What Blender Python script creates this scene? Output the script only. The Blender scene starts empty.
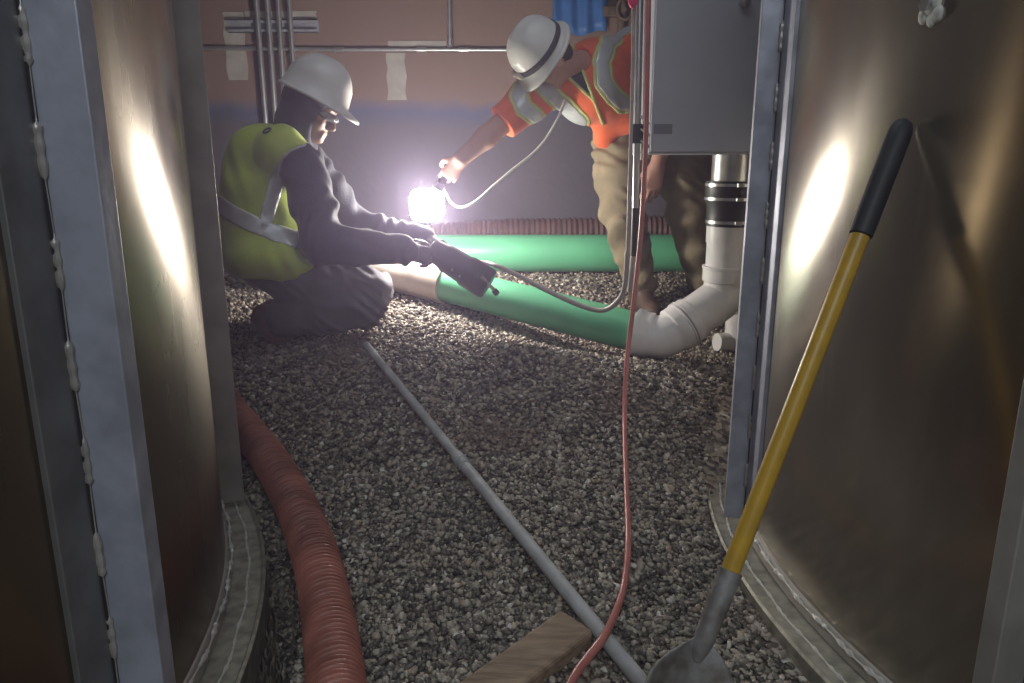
import bpy, bmesh, math, random
import numpy as np
from mathutils import Vector, Matrix
PI = math.pi
rng = np.random.default_rng(7)
random.seed(7)
SC = bpy.context.scene
COL = SC.collection

# ------------------------------------------------------------------ camera
F, W0, H0, PITCH, CAMZ = 740.0, 512.0, 341.5, math.radians(13.6), 1.0
CP, SP = math.cos(PITCH), math.sin(PITCH)
cam = bpy.data.cameras.new('camera')
cam.sensor_width = 36.0
cam.lens = F / 1024 * 36
cam.clip_start = 0.02
camo = bpy.data.objects.new('camera', cam)
camo.location = (0, 0, CAMZ)
camo.rotation_euler = (PI / 2 - PITCH, 0, 0)
COL.objects.link(camo)
SC.camera = camo

def P(u, v, Y):
    r, up = (u - W0) / F, (H0 - v) / F
    t = Y / (CP + SP * up)
    return np.array([r * t, Y, CAMZ + (-SP + CP * up) * t])

# ------------------------------------------------------------------ terrain
ctrl = []
for y in (0.2, 0.8, 1.3):
    for x in (-1.0, -0.5, 0, 0.5, 1.0):
        ctrl.append((x, y, 0.0))
for y in (1.7, 2.1, 2.5):
    ctrl.append((0.02, y, 0.155 * (y - 1.3)))
ctrl += [(-0.30, 1.8, 0.06), (0.34, 1.8, 0.065), (-0.35, 2.3, 0.15), (0.4, 2.3, 0.15),
         (0.62, 1.9, 0.012), (0.74, 2.3, 0.05), (-0.72, 1.9, 0.012), (-0.9, 2.3, 0.06),
         (-2.4, 2.2, 0.0), (2.4, 2.2, 0.0), (-2.4, 0.2, 0.0), (2.4, 0.2, 0.0)]
ctrl += [tuple(P(*q)) for q in ((690, 363, 2.95),  (450, 304, 3.35),
         (400, 294, 3.48), (345, 339, 2.95), (270, 343, 2.97), (225, 352, 2.97), (520, 366, 2.6), (440, 362, 2.7),
         (585, 360, 2.62), (690, 382, 2.6), (640, 306, 3.80), (697, 304, 3.85), (500, 273, 4.2), (680, 273, 4.2))]
ctrl += [(-1.4, 4.1, 0.38), (-2.2, 3.6, 0.3), (2.2, 4.1, 0.36), (1.6, 3.4, 0.2), (-2.2, 4.9, 0.42), (0, 4.9, 0.44), (2.2, 4.9, 0.4)]
ctrl += [tuple(P(*q) - np.array([0, 0, dz])) for q, dz in (((625, 350, 2.99), 0.065), ((560, 333, 3.12), 0.07), ((500, 316, 3.25), 0.05))]
ctrl = np.array(ctrl, float)
def _phi(r):
    return np.sqrt(r * r + 0.09)
_n = len(ctrl)
_d = np.hypot(ctrl[:, None, 0] - ctrl[None, :, 0], ctrl[:, None, 1] - ctrl[None, :, 1])
_A = np.zeros((_n + 3, _n + 3))
_A[:_n, :_n] = _phi(_d) - 0.02 * np.eye(_n)
_A[:_n, _n] = 1; _A[:_n, _n + 1:] = ctrl[:, :2]
_A[_n:, :_n] = _A[:_n, _n:].T
_w = np.linalg.solve(_A, np.concatenate([ctrl[:, 2], np.zeros(3)]))
def zt(x, y):
    x = np.asarray(x, float); y = np.asarray(y, float)
    sh = x.shape
    x = x.ravel(); y = y.ravel()
    out = np.empty_like(x)
    for i in range(0, len(x), 20000):
        a, b = x[i:i + 20000], y[i:i + 20000]
        r = np.hypot(a[:, None] - ctrl[None, :, 0], b[:, None] - ctrl[None, :, 1])
        out[i:i + 20000] = _phi(r) @ _w[:_n] + _w[_n] + a * _w[_n + 1] + b * _w[_n + 2]
    out = out + 0.006 * np.sin(9 * x + 3 * y) * np.sin(7 * y - 2 * x + 1) + 0.004 * np.sin(23 * x + 1.3) * np.sin(19 * y)
    far = np.clip((np.abs(x) - 2.4) / 1.0, 0, 1)
    out = np.maximum(out * (1 - far), -0.03)
    # trench added along the left tank's base to deepen the shade there
    xe = -2.365 + np.sqrt(np.maximum(0.0, 1.86 ** 2 - (y - 1.06) ** 2))
    out = out - 0.38 * np.exp(-((x - xe - 0.028) / 0.042) ** 4) * np.clip((1.85 - y) / 0.35, 0, 1) * (y > -0.2)
    return out.reshape(sh)
def ZT(x, y):
    return float(zt(np.array([x]), np.array([y]))[0])
def G(u, v, lift=0.0):
    r, up = (u - W0) / F, (H0 - v) / F
    d = np.array([r, CP + SP * up, -SP + CP * up])
    ts = np.linspace(0.6, 6, 1200)
    pts = np.array([0, 0, CAMZ]) + ts[:, None] * d
    dz = pts[:, 2] - zt(pts[:, 0], pts[:, 1]) - lift
    i = int(np.argmax(dz < 0))
    if dz[i] >= 0: i = len(ts) - 1
    return pts[i]

# ------------------------------------------------------------------ materials
MATS = {}
def mat(name, col, rough=0.6, metal=0.0, var=0.0, vscale=8.0, bump=0.0, bscale=30.0, spec=None, stretch=None, col2=None, rvar=0.0, sheen=0.0, aniso=0.0):
    m = bpy.data.materials.new(name)
    m.use_nodes = True
    nt = m.node_tree; N = nt.nodes; L = nt.links
    b = N['Principled BSDF']
    b.inputs['Base Color'].default_value = (*col, 1)
    b.inputs['Roughness'].default_value = rough
    b.inputs['Metallic'].default_value = metal
    if spec is not None: b.inputs['Specular IOR Level'].default_value = spec
    if sheen: b.inputs['Sheen Weight'].default_value = sheen
    if aniso: b.inputs['Anisotropic'].default_value = aniso
    tc = N.new('ShaderNodeTexCoord')
    mp = N.new('ShaderNodeMapping')
    L.new(tc.outputs['Object'], mp.inputs['Vector'])
    if stretch: mp.inputs['Scale'].default_value = stretch
    if var or col2 or rvar:
        nz = N.new('ShaderNodeTexNoise'); nz.inputs['Scale'].default_value = vscale; nz.inputs['Detail'].default_value = 6
        L.new(mp.outputs['Vector'], nz.inputs['Vector'])
        mx = N.new('ShaderNodeMix'); mx.data_type = 'RGBA'
        c2 = col2 if col2 else tuple(max(0, c * (1 - var)) for c in col)
        c1 = col if col2 else tuple(min(1, c * (1 + var)) for c in col)
        mx.inputs[6].default_value = (*c1, 1); mx.inputs[7].default_value = (*c2, 1)
        rp = N.new('ShaderNodeMapRange'); rp.inputs[1].default_value = 0.35; rp.inputs[2].default_value = 0.65
        L.new(nz.outputs['Fac'], rp.inputs[0]); L.new(rp.outputs[0], mx.inputs[0])
        L.new(mx.outputs[2], b.inputs['Base Color'])
        if rvar:
            rr = N.new('ShaderNodeMapRange'); rr.inputs[1].default_value = 0.3; rr.inputs[2].default_value = 0.7
            rr.inputs[3].default_value = rough - rvar; rr.inputs[4].default_value = rough + rvar
            L.new(nz.outputs['Fac'], rr.inputs[0]); L.new(rr.outputs[0], b.inputs['Roughness'])
    if bump:
        n2 = N.new('ShaderNodeTexNoise'); n2.inputs['Scale'].default_value = bscale; n2.inputs['Detail'].default_value = 4
        L.new(mp.outputs['Vector'], n2.inputs['Vector'])
        bp = N.new('ShaderNodeBump'); bp.inputs['Strength'].default_value = bump; bp.inputs['Distance'].default_value = 0.01
        L.new(n2.outputs['Fac'], bp.inputs['Height']); L.new(bp.outputs['Normal'], b.inputs['Normal'])
    MATS[name] = m
    return m

def tank_material(name, c1, c2, rough, rot, metal):
    m = mat(name, c1, rough, metal, 0.16, 4.0, 0.035, 3.5, stretch=(1, 1, 0.22), rvar=0.07, col2=c2)
    nt = m.node_tree; N = nt.nodes; L = nt.links; b = N['Principled BSDF']
    b.inputs['Anisotropic'].default_value = 0.72 if metal < 0.85 else 0.86
    b.inputs['Anisotropic Rotation'].default_value = 0.25 + rot
    t = N.new('ShaderNodeTangent'); t.direction_type = 'RADIAL'; t.axis = 'Z'
    L.new(t.outputs[0], b.inputs['Tangent'])
    # pale scuffs and dried streaks on the sheet
    tc = N.new('ShaderNodeTexCoord'); mp = N.new('ShaderNodeMapping'); mp.inputs['Scale'].default_value = (16, 16, 2.6)
    L.new(tc.outputs['Object'], mp.inputs['Vector'])
    nz = N.new('ShaderNodeTexNoise'); nz.inputs['Scale'].default_value = 1.0; nz.inputs['Detail'].default_value = 7; nz.inputs['Roughness'].default_value = 0.65
    L.new(mp.outputs[0], nz.inputs['Vector'])
    mr = N.new('ShaderNodeMapRange'); mr.inputs[1].default_value = 0.60; mr.inputs[2].default_value = 0.72; mr.inputs[4].default_value = 0.5
    L.new(nz.outputs['Fac'], mr.inputs[0])
    mx = N.new('ShaderNodeMix'); mx.data_type = 'RGBA'; mx.inputs[7].default_value = (0.60, 0.57, 0.52, 1)
    src = b.inputs['Base Color'].links[0].from_socket
    L.new(mr.outputs[0], mx.inputs[0]); L.new(src, mx.inputs[6]); L.new(mx.outputs[2], b.inputs['Base Color'])
    return m
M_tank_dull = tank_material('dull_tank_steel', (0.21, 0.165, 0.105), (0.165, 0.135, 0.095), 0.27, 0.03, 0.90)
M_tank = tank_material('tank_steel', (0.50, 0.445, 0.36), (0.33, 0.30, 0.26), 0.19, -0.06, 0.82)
M_galv2 = mat('aged_galvanised', (0.46, 0.43, 0.40), 0.45, 0.5, 0.15, 10.0, 0.06, 40.0, rvar=0.08)
M_galv3 = mat('shaded_galvanised', (0.24, 0.235, 0.235), 0.45, 0.6, 0.2, 10.0, 0.06, 40.0, rvar=0.08)  # darker copy for wall legs: shade from their facing put into the colour
M_galv = mat('galvanised', (0.42, 0.43, 0.51), 0.5, 0.4, 0.2, 14.0, 0.08, 40.0, rvar=0.1)
M_weld = mat('weld', (0.85, 0.83, 0.80), 0.35, 0.5, 0.1, 40, 0.3, 90)
M_flange = mat('flange_steel', (0.44, 0.41, 0.34), 0.5, 0.3, 0.0, 30.0, 0.2, 60, col2=(0.24, 0.225, 0.19))
M_green = mat('green_pvc', (0.125, 0.47, 0.26), 0.35, 0.0, 0.06, 6, 0.03, 30)
M_tan = mat('tan_pvc', (0.66, 0.56, 0.48), 0.45, 0.0, 0.08, 9)
M_white = mat('white_pvc', (0.80, 0.77, 0.78), 0.4, 0.0, 0.07, 12, 0.03, 40)
M_rubber = mat('black_rubber', (0.02, 0.02, 0.022), 0.45)
M_steel = mat('bright_steel', (0.62, 0.62, 0.64), 0.3, 0.9, 0.1, 20)
M_conduit = mat('conduit', (0.55, 0.55, 0.58), 0.35, 0.8, 0.1, 20)
M_greypvc = mat('grey_pvc', (0.46, 0.45, 0.46), 0.5, 0.0, 0.15, 18)
M_box = mat('box_grey', (0.42, 0.43, 0.49), 0.5, 0.0, 0.05, 5, 0.02, 80)
M_sticker = mat('sticker', (0.17, 0.18, 0.21), 0.6)
M_redhose = mat("red_hose", (0.34, 0.125, 0.095), 0.42, 0.0, 0.3, 9, 0.1, 60)
M_brownhose = mat('brown_hose', (0.115, 0.06, 0.047), 0.6, 0.0, 0.2, 9)
M_redtube = mat('red_tube', (0.48, 0.16, 0.14), 0.35, 0.0, 0.1, 20)
M_greycab = mat('grey_cable', (0.42, 0.38, 0.36), 0.5, 0.0, 0.15, 20)
M_whitecab = mat('white_cord', (0.75, 0.72, 0.70), 0.5)
M_yellow = mat('yellow_fibreglass', (0.62, 0.36, 0.03), 0.38, 0.0, 0.12, 25, col2=(0.50, 0.30, 0.04))
M_grip = mat('black_grip', (0.028, 0.028, 0.034), 0.55, 0.0, 0.2, 30)
M_shovel = mat('shovel_steel', (0.36, 0.34, 0.34), 0.6, 0.4, 0.0, 24, 0.2, 50, col2=(0.17, 0.145, 0.12))
M_wood = mat('wood', (0.30, 0.21, 0.145), 0.75, 0.0, 0.3, 10, 0.15, 40, stretch=(1, 6, 6))
M_wall = None
M_concrete = mat('concrete', (0.20, 0.16, 0.14), 0.85, 0.0, 0.2, 3, 0.15, 30)
M_ceil = mat('ceiling_concrete', (0.22, 0.2, 0.19), 0.9, 0.0, 0.15, 3)
M_paper = mat('paper_patch', (0.40, 0.37, 0.35), 0.8, 0.0, 0.12, 14)
M_blue = mat('blue_tarp', (0.03, 0.14, 0.42), 0.5, 0.0, 0.15, 10, 0.3, 14)
M_brown = mat('brown_fitting', (0.14, 0.10, 0.07), 0.6, 0.0, 0.2, 20)
M_pink = mat('pink_tag', (0.8, 0.07, 0.2), 0.5)
M_skin = mat('skin_light', (0.58, 0.32, 0.25), 0.5, 0.0, 0.06, 12, 0.05, 90)
M_skind = mat('skin_dark', (0.20, 0.115, 0.085), 0.5, 0.0, 0.08, 12, 0.05, 90)
M_lime = mat('lime_mesh', (0.48, 0.60, 0.045), 0.7, 0.0, 0.08, 10, 0.15, 160, sheen=0.2)
M_orange = mat('orange_cloth', (0.90, 0.15, 0.045), 0.7, 0.0, 0.08, 10, 0.15, 120, sheen=0.2)
M_limetrim = mat('lime_trim', (0.62, 0.62, 0.24), 0.6)
M_reflect = mat('silver_tape', (0.60, 0.61, 0.64), 0.35, 0.25, 0.06, 20)
M_navy = mat('navy_cloth', (0.016, 0.017, 0.032), 0.85, 0.0, 0.2, 12, 0.2, 100, sheen=0.1)
M_trous = mat('grey_trousers', (0.12, 0.115, 0.14), 0.85, 0.0, 0.18, 8, 0.25, 60)
M_khaki = mat('khaki', (0.27, 0.215, 0.14), 0.85, 0.0, 0.18, 8, 0.25, 60)
M_boot = mat('boot_leather', (0.13, 0.07, 0.05), 0.6, 0.0, 0.25, 14, 0.2, 50)
M_boot2 = mat('boot_leather_red', (0.095, 0.055, 0.042), 0.6, 0.0, 0.25, 14, 0.2, 50)
M_sole = mat('boot_sole', (0.03, 0.028, 0.027), 0.7)
M_hat = mat('white_plastic', (0.74, 0.72, 0.70), 0.32, 0.0, 0.05, 8)
M_dark = mat('dark_plastic', (0.025, 0.025, 0.028), 0.45)
M_strap = mat('dark_strap', (0.05, 0.05, 0.055), 0.7)
M_tool = mat('tool_body', (0.035, 0.03, 0.045), 0.5, 0.0, 0.2, 14)
M_glove = mat('glove', (0.035, 0.03, 0.04), 0.8, 0.0, 0.2, 20, 0.2, 80)
M_hair = mat('hair', (0.05, 0.025, 0.02), 0.7, 0.0, 0.3, 60)
M_lens = mat('clear_lens', (0.12, 0.12, 0.13), 0.08)
M_tee = mat('dark_tee', (0.035, 0.038, 0.045), 0.85)
M_seal = mat('sealant', (0.7, 0.69, 0.66), 0.7, 0.0, 0.2, 40, 0.4, 60)

def emit(name, col, s):
    m = bpy.data.materials.new(name); m.use_nodes = True
    nt = m.node_tree
    b = nt.nodes['Principled BSDF']
    b.inputs['Base Color'].default_value = (0.8, 0.8, 0.8, 1)
    b.inputs['Emission Color'].default_value = (*col, 1)
    b.inputs['Emission Strength'].default_value = s
    return m
M_lamp = emit('lamp_glow', (1.0, 0.93, 0.86), 280.0)

def gravel_material(name, base, spread, per_island, bump):
    m = bpy.data.materials.new(name); m.use_nodes = True
    nt = m.node_tree; N = nt.nodes; L = nt.links
    b = N['Principled BSDF']; b.inputs['Roughness'].default_value = 0.42
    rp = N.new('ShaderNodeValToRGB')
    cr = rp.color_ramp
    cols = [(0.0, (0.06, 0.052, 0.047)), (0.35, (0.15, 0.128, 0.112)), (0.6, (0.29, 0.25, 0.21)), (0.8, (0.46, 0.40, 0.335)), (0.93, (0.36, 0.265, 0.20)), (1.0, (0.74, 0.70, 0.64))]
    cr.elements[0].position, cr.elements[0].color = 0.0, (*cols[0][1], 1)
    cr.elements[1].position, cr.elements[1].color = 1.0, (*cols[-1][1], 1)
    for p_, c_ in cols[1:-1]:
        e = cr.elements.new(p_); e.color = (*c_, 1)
    tc = N.new('ShaderNodeTexCoord')
    if per_island:
        g = N.new('ShaderNodeNewGeometry')
        L.new(g.outputs['Random Per Island'], rp.inputs[0])
    else:
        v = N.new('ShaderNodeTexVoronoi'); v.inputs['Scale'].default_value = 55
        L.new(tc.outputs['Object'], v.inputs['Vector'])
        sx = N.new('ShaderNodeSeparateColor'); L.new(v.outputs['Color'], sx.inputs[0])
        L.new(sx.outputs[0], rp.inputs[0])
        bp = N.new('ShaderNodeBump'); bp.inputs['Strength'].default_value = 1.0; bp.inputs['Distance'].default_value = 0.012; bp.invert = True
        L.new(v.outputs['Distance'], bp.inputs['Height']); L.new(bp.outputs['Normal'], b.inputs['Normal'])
    # dusty pinkish patch of fines where the stones are dirty
    n = N.new('ShaderNodeTexNoise'); n.inputs['Scale'].default_value = 2.2
    L.new(tc.outputs['Object'], n.inputs['Vector'])
    mr = N.new('ShaderNodeMapRange'); mr.inputs[1].default_value = 0.56; mr.inputs[2].default_value = 0.70; mr.inputs[4].default_value = 0.55
    L.new(n.outputs['Fac'], mr.inputs[0])
    mx = N.new('ShaderNodeMix'); mx.data_type = 'RGBA'; mx.inputs[7].default_value = (0.25, 0.17, 0.13, 1)
    L.new(mr.outputs[0], mx.inputs[0]); L.new(rp.outputs[0], mx.inputs[6])
    L.new(mx.outputs[2], b.inputs['Base Color'])
    return m
M_gravel = gravel_material('gravel_stones', None, None, True, 0)
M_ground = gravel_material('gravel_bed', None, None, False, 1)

def wall_material():
    m = bpy.data.materials.new('back_wall'); m.use_nodes = True
    nt = m.node_tree; N = nt.nodes; L = nt.links
    b = N['Principled BSDF']; b.inputs['Roughness'].default_value = 0.75
    tc = N.new('ShaderNodeTexCoord')
    sp = N.new('ShaderNodeSeparateXYZ'); L.new(tc.outputs['Object'], sp.inputs[0])
    n1 = N.new('ShaderNodeTexNoise'); n1.inputs['Scale'].default_value = 2.5; n1.inputs['Detail'].default_value = 8
    L.new(tc.outputs['Object'], n1.inputs['Vector'])
    up = N.new('ShaderNodeMix'); up.data_type = 'RGBA'
    up.inputs[6].default_value = (0.25, 0.165, 0.135, 1); up.inputs[7].default_value = (0.19, 0.125, 0.105, 1)
    L.new(n1.outputs['Fac'], up.inputs[0])
    ad = N.new('ShaderNodeMath'); ad.operation = 'MULTIPLY_ADD'; ad.inputs[1].default_value = 0.22
    L.new(n1.outputs['Fac'], ad.inputs[0]); L.new(sp.outputs['Z'], ad.inputs[2])
    lo = N.new('ShaderNodeMapRange'); lo.inputs[1].default_value = 1.48; lo.inputs[2].default_value = 1.40
    L.new(ad.outputs[0], lo.inputs[0])
    st = N.new('ShaderNodeMapRange'); st.inputs[1].default_value = 1.32; st.inputs[2].default_value = 1.44
    L.new(ad.outputs[0], st.inputs[0])
    coat = N.new('ShaderNodeMix'); coat.data_type = 'RGBA'
    coat.inputs[6].default_value = (0.105, 0.095, 0.115, 1); coat.inputs[7].default_value = (0.075, 0.10, 0.22, 1)
    L.new(st.outputs[0], coat.inputs[0])
    mx = N.new('ShaderNodeMix'); mx.data_type = 'RGBA'
    L.new(lo.outputs[0], mx.inputs[0]); L.new(up.outputs[2], mx.inputs[6]); L.new(coat.outputs[2], mx.inputs[7])
    L.new(mx.outputs[2], b.inputs['Base Color'])
    bp = N.new('ShaderNodeBump'); bp.inputs['Strength'].default_value = 0.15; bp.inputs['Distance'].default_value = 0.01
    n2 = N.new('ShaderNodeTexNoise'); n2.inputs['Scale'].default_value = 25
    L.new(tc.outputs['Object'], n2.inputs['Vector']); L.new(n2.outputs['Fac'], bp.inputs['Height']); L.new(bp.outputs['Normal'], b.inputs['Normal'])
    return m
M_wall = wall_material()

# ------------------------------------------------------------------ object helpers
def link_mesh(name, me, m, parent=None, smooth=True):
    me.materials.clear(); me.materials.append(m)
    if smooth:
        me.polygons.foreach_set('use_smooth', [True] * len(me.polygons))
    o = bpy.data.objects.new(name, me)
    COL.objects.link(o)
    if parent is not None:
        o.parent = parent
        o.matrix_parent_inverse = parent.matrix_basis.inverted()
    return o
def from_np(name, V, Q, m, parent=None, smooth=True):
    me = bpy.data.meshes.new(name)
    V = np.asarray(V, np.float32); Q = np.asarray(Q, np.int32)
    k = Q.shape[1]
    me.vertices.add(len(V)); me.vertices.foreach_set('co', V.ravel())
    me.loops.add(Q.size); me.loops.foreach_set('vertex_index', Q.ravel())
    me.polygons.add(len(Q)); me.polygons.foreach_set('loop_start', np.arange(0, Q.size, k, dtype=np.int32))
    me.update(calc_edges=True); me.validate()
    return link_mesh(name, me, m, parent, smooth)
def from_bm(name, bm, m, parent=None, smooth=False, bevel=0.0):
    bmesh.ops.recalc_face_normals(bm, faces=bm.faces)
    me = bpy.data.meshes.new(name); bm.to_mesh(me); bm.free()
    o = link_mesh(name, me, m, parent, smooth)
    if bevel:
        b = o.modifiers.new('bevel', 'BEVEL'); b.width = bevel; b.segments = 2; b.limit_method = 'ANGLE'
    return o
def tag(o, label, cat, group=None, kind=None):
    o['label'] = label; o['category'] = cat
    if group: o['group'] = group
    if kind: o['kind'] = kind
    return o
def empty(name, loc):
    o = bpy.data.objects.new(name, None); o.location = loc; o.empty_display_size = 0.05
    COL.objects.link(o); return o
def struct(o, label=None, cat=None):
    o['kind'] = 'structure'
    if label: o['label'] = label; o['category'] = cat
    return o
def box(bm, lo, hi, M=None):
    r = bmesh.ops.create_cube(bm, size=1.0)
    lo = Vector(lo); hi = Vector(hi)
    for v in r['verts']:
        c = Vector((lo[i] + (v.co[i] + 0.5) * (hi[i] - lo[i]) for i in range(3)))
        v.co = M @ c if M is not None else c
    return r['verts']
def frame_of(x, z):
    x = Vector(x).normalized(); z = Vector(z); y = z.cross(x).normalized(); z = x.cross(y)
    return Matrix((x, y, z)).transposed()
def xf(o, f, u):
    R = frame_of(f, u).to_4x4(); R.translation = Vector(o); return R
def prism(bm, poly, z0, z1):
    lo = [bm.verts.new((p[0], p[1], z0)) for p in poly]; hi = [bm.verts.new((p[0], p[1], z1)) for p in poly]
    bm.faces.new(lo[::-1]); bm.faces.new(hi); n = len(poly)
    for i in range(n): bm.faces.new((lo[i], lo[(i + 1) % n], hi[(i + 1) % n], hi[i]))
def cat_rom(pts, n):
    p = np.asarray(pts, float); p = np.vstack([2 * p[0] - p[1], p, 2 * p[-1] - p[-2]])
    out = []
    for i in range(1, len(p) - 2):
        for t in np.linspace(0, 1, n, endpoint=False):
            a, b, c, d = p[i - 1:i + 3]
            out.append(0.5 * (2 * b + (c - a) * t + (2 * a - 5 * b + 4 * c - d) * t * t + (3 * b - a - 3 * c + d) * t ** 3))
    out.append(p[-2]); return np.array(out)
def resample(path, step):
    s = np.concatenate([[0], np.cumsum(np.linalg.norm(np.diff(path, axis=0), axis=1))])
    n = max(2, int(s[-1] / step) + 1); q = np.linspace(0, s[-1], n)
    return np.stack([np.interp(q, s, path[:, i]) for i in range(3)], 1), q
def tube_np(path, rad, seg=16, caps=True):
    path = np.asarray(path, float); n = len(path)
    rad = np.broadcast_to(np.asarray(rad, float), (n,))
    T = np.gradient(path, axis=0)
    for i in range(n):
        if np.linalg.norm(T[i]) < 1e-9: T[i] = T[i - 1] if i else path[-1] - path[0]
    T /= np.linalg.norm(T, axis=1)[:, None]
    up = np.array([0, 0, 1.0]) if abs(T[0][2]) < 0.9 else np.array([0, 1.0, 0])
    N = np.cross(T[0], up); N /= np.linalg.norm(N)
    V = []
    an = np.linspace(0, 2 * PI, seg, endpoint=False)
    for i in range(n):
        N = N - T[i] * np.dot(N, T[i]); N /= np.linalg.norm(N); B = np.cross(T[i], N)
        V.append(path[i] + rad[i] * (np.cos(an)[:, None] * N + np.sin(an)[:, None] * B))
    V = np.vstack(V); Q = []
    for i in range(n - 1):
        a = i * seg + np.arange(seg); b = i * seg + (np.arange(seg) + 1) % seg
        Q.append(np.stack([a, b, b + seg, a + seg], 1))
    Q = np.vstack(Q)
    if caps:
        c0 = len(V); V = np.vstack([V, path[0], path[-1]])
        a = np.arange(seg); b = (a + 1) % seg; e = (n - 1) * seg
        Q = np.vstack([Q, np.stack([b, a, np.full(seg, c0), np.full(seg, c0)], 1), np.stack([e + a, e + b, np.full(seg, c0 + 1), np.full(seg, c0 + 1)], 1)])
    return V, Q
def tube(name, path, rad, m, parent=None, seg=16, smooth=True, caps=True):
    """a swept tube; cap fans are triangles"""
    V, Q = tube_np(path, rad, seg, caps)
    me = bpy.data.meshes.new(name)
    faces = [tuple(q[:3]) if q[2] == q[3] else tuple(q) for q in Q.tolist()]
    me.from_pydata(V.tolist(), [], faces); me.update()
    o = link_mesh(name, me, m, parent, smooth)
    if smooth:
        try: me.set_sharp_from_angle(angle=math.radians(50))
        except Exception: pass
    return o
def tube_bm(bm, path, rad, seg=12):
    V, Q = tube_np(path, rad, seg, True)
    vs = [bm.verts.new(v) for v in V]
    for q in Q.tolist():
        f = [vs[i] for i in (q[:3] if q[2] == q[3] else q)]
        bm.faces.new(f)
def ell_bm(bm, c, r, R=None, sub=2):
    g = bmesh.ops.create_icosphere(bm, subdivisions=sub, radius=1.0)
    for v in g['verts']:
        p = Vector((v.co.x * r[0], v.co.y * r[1], v.co.z * r[2]))
        v.co = (R @ p if R is not None else p) + Vector(c)

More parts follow.
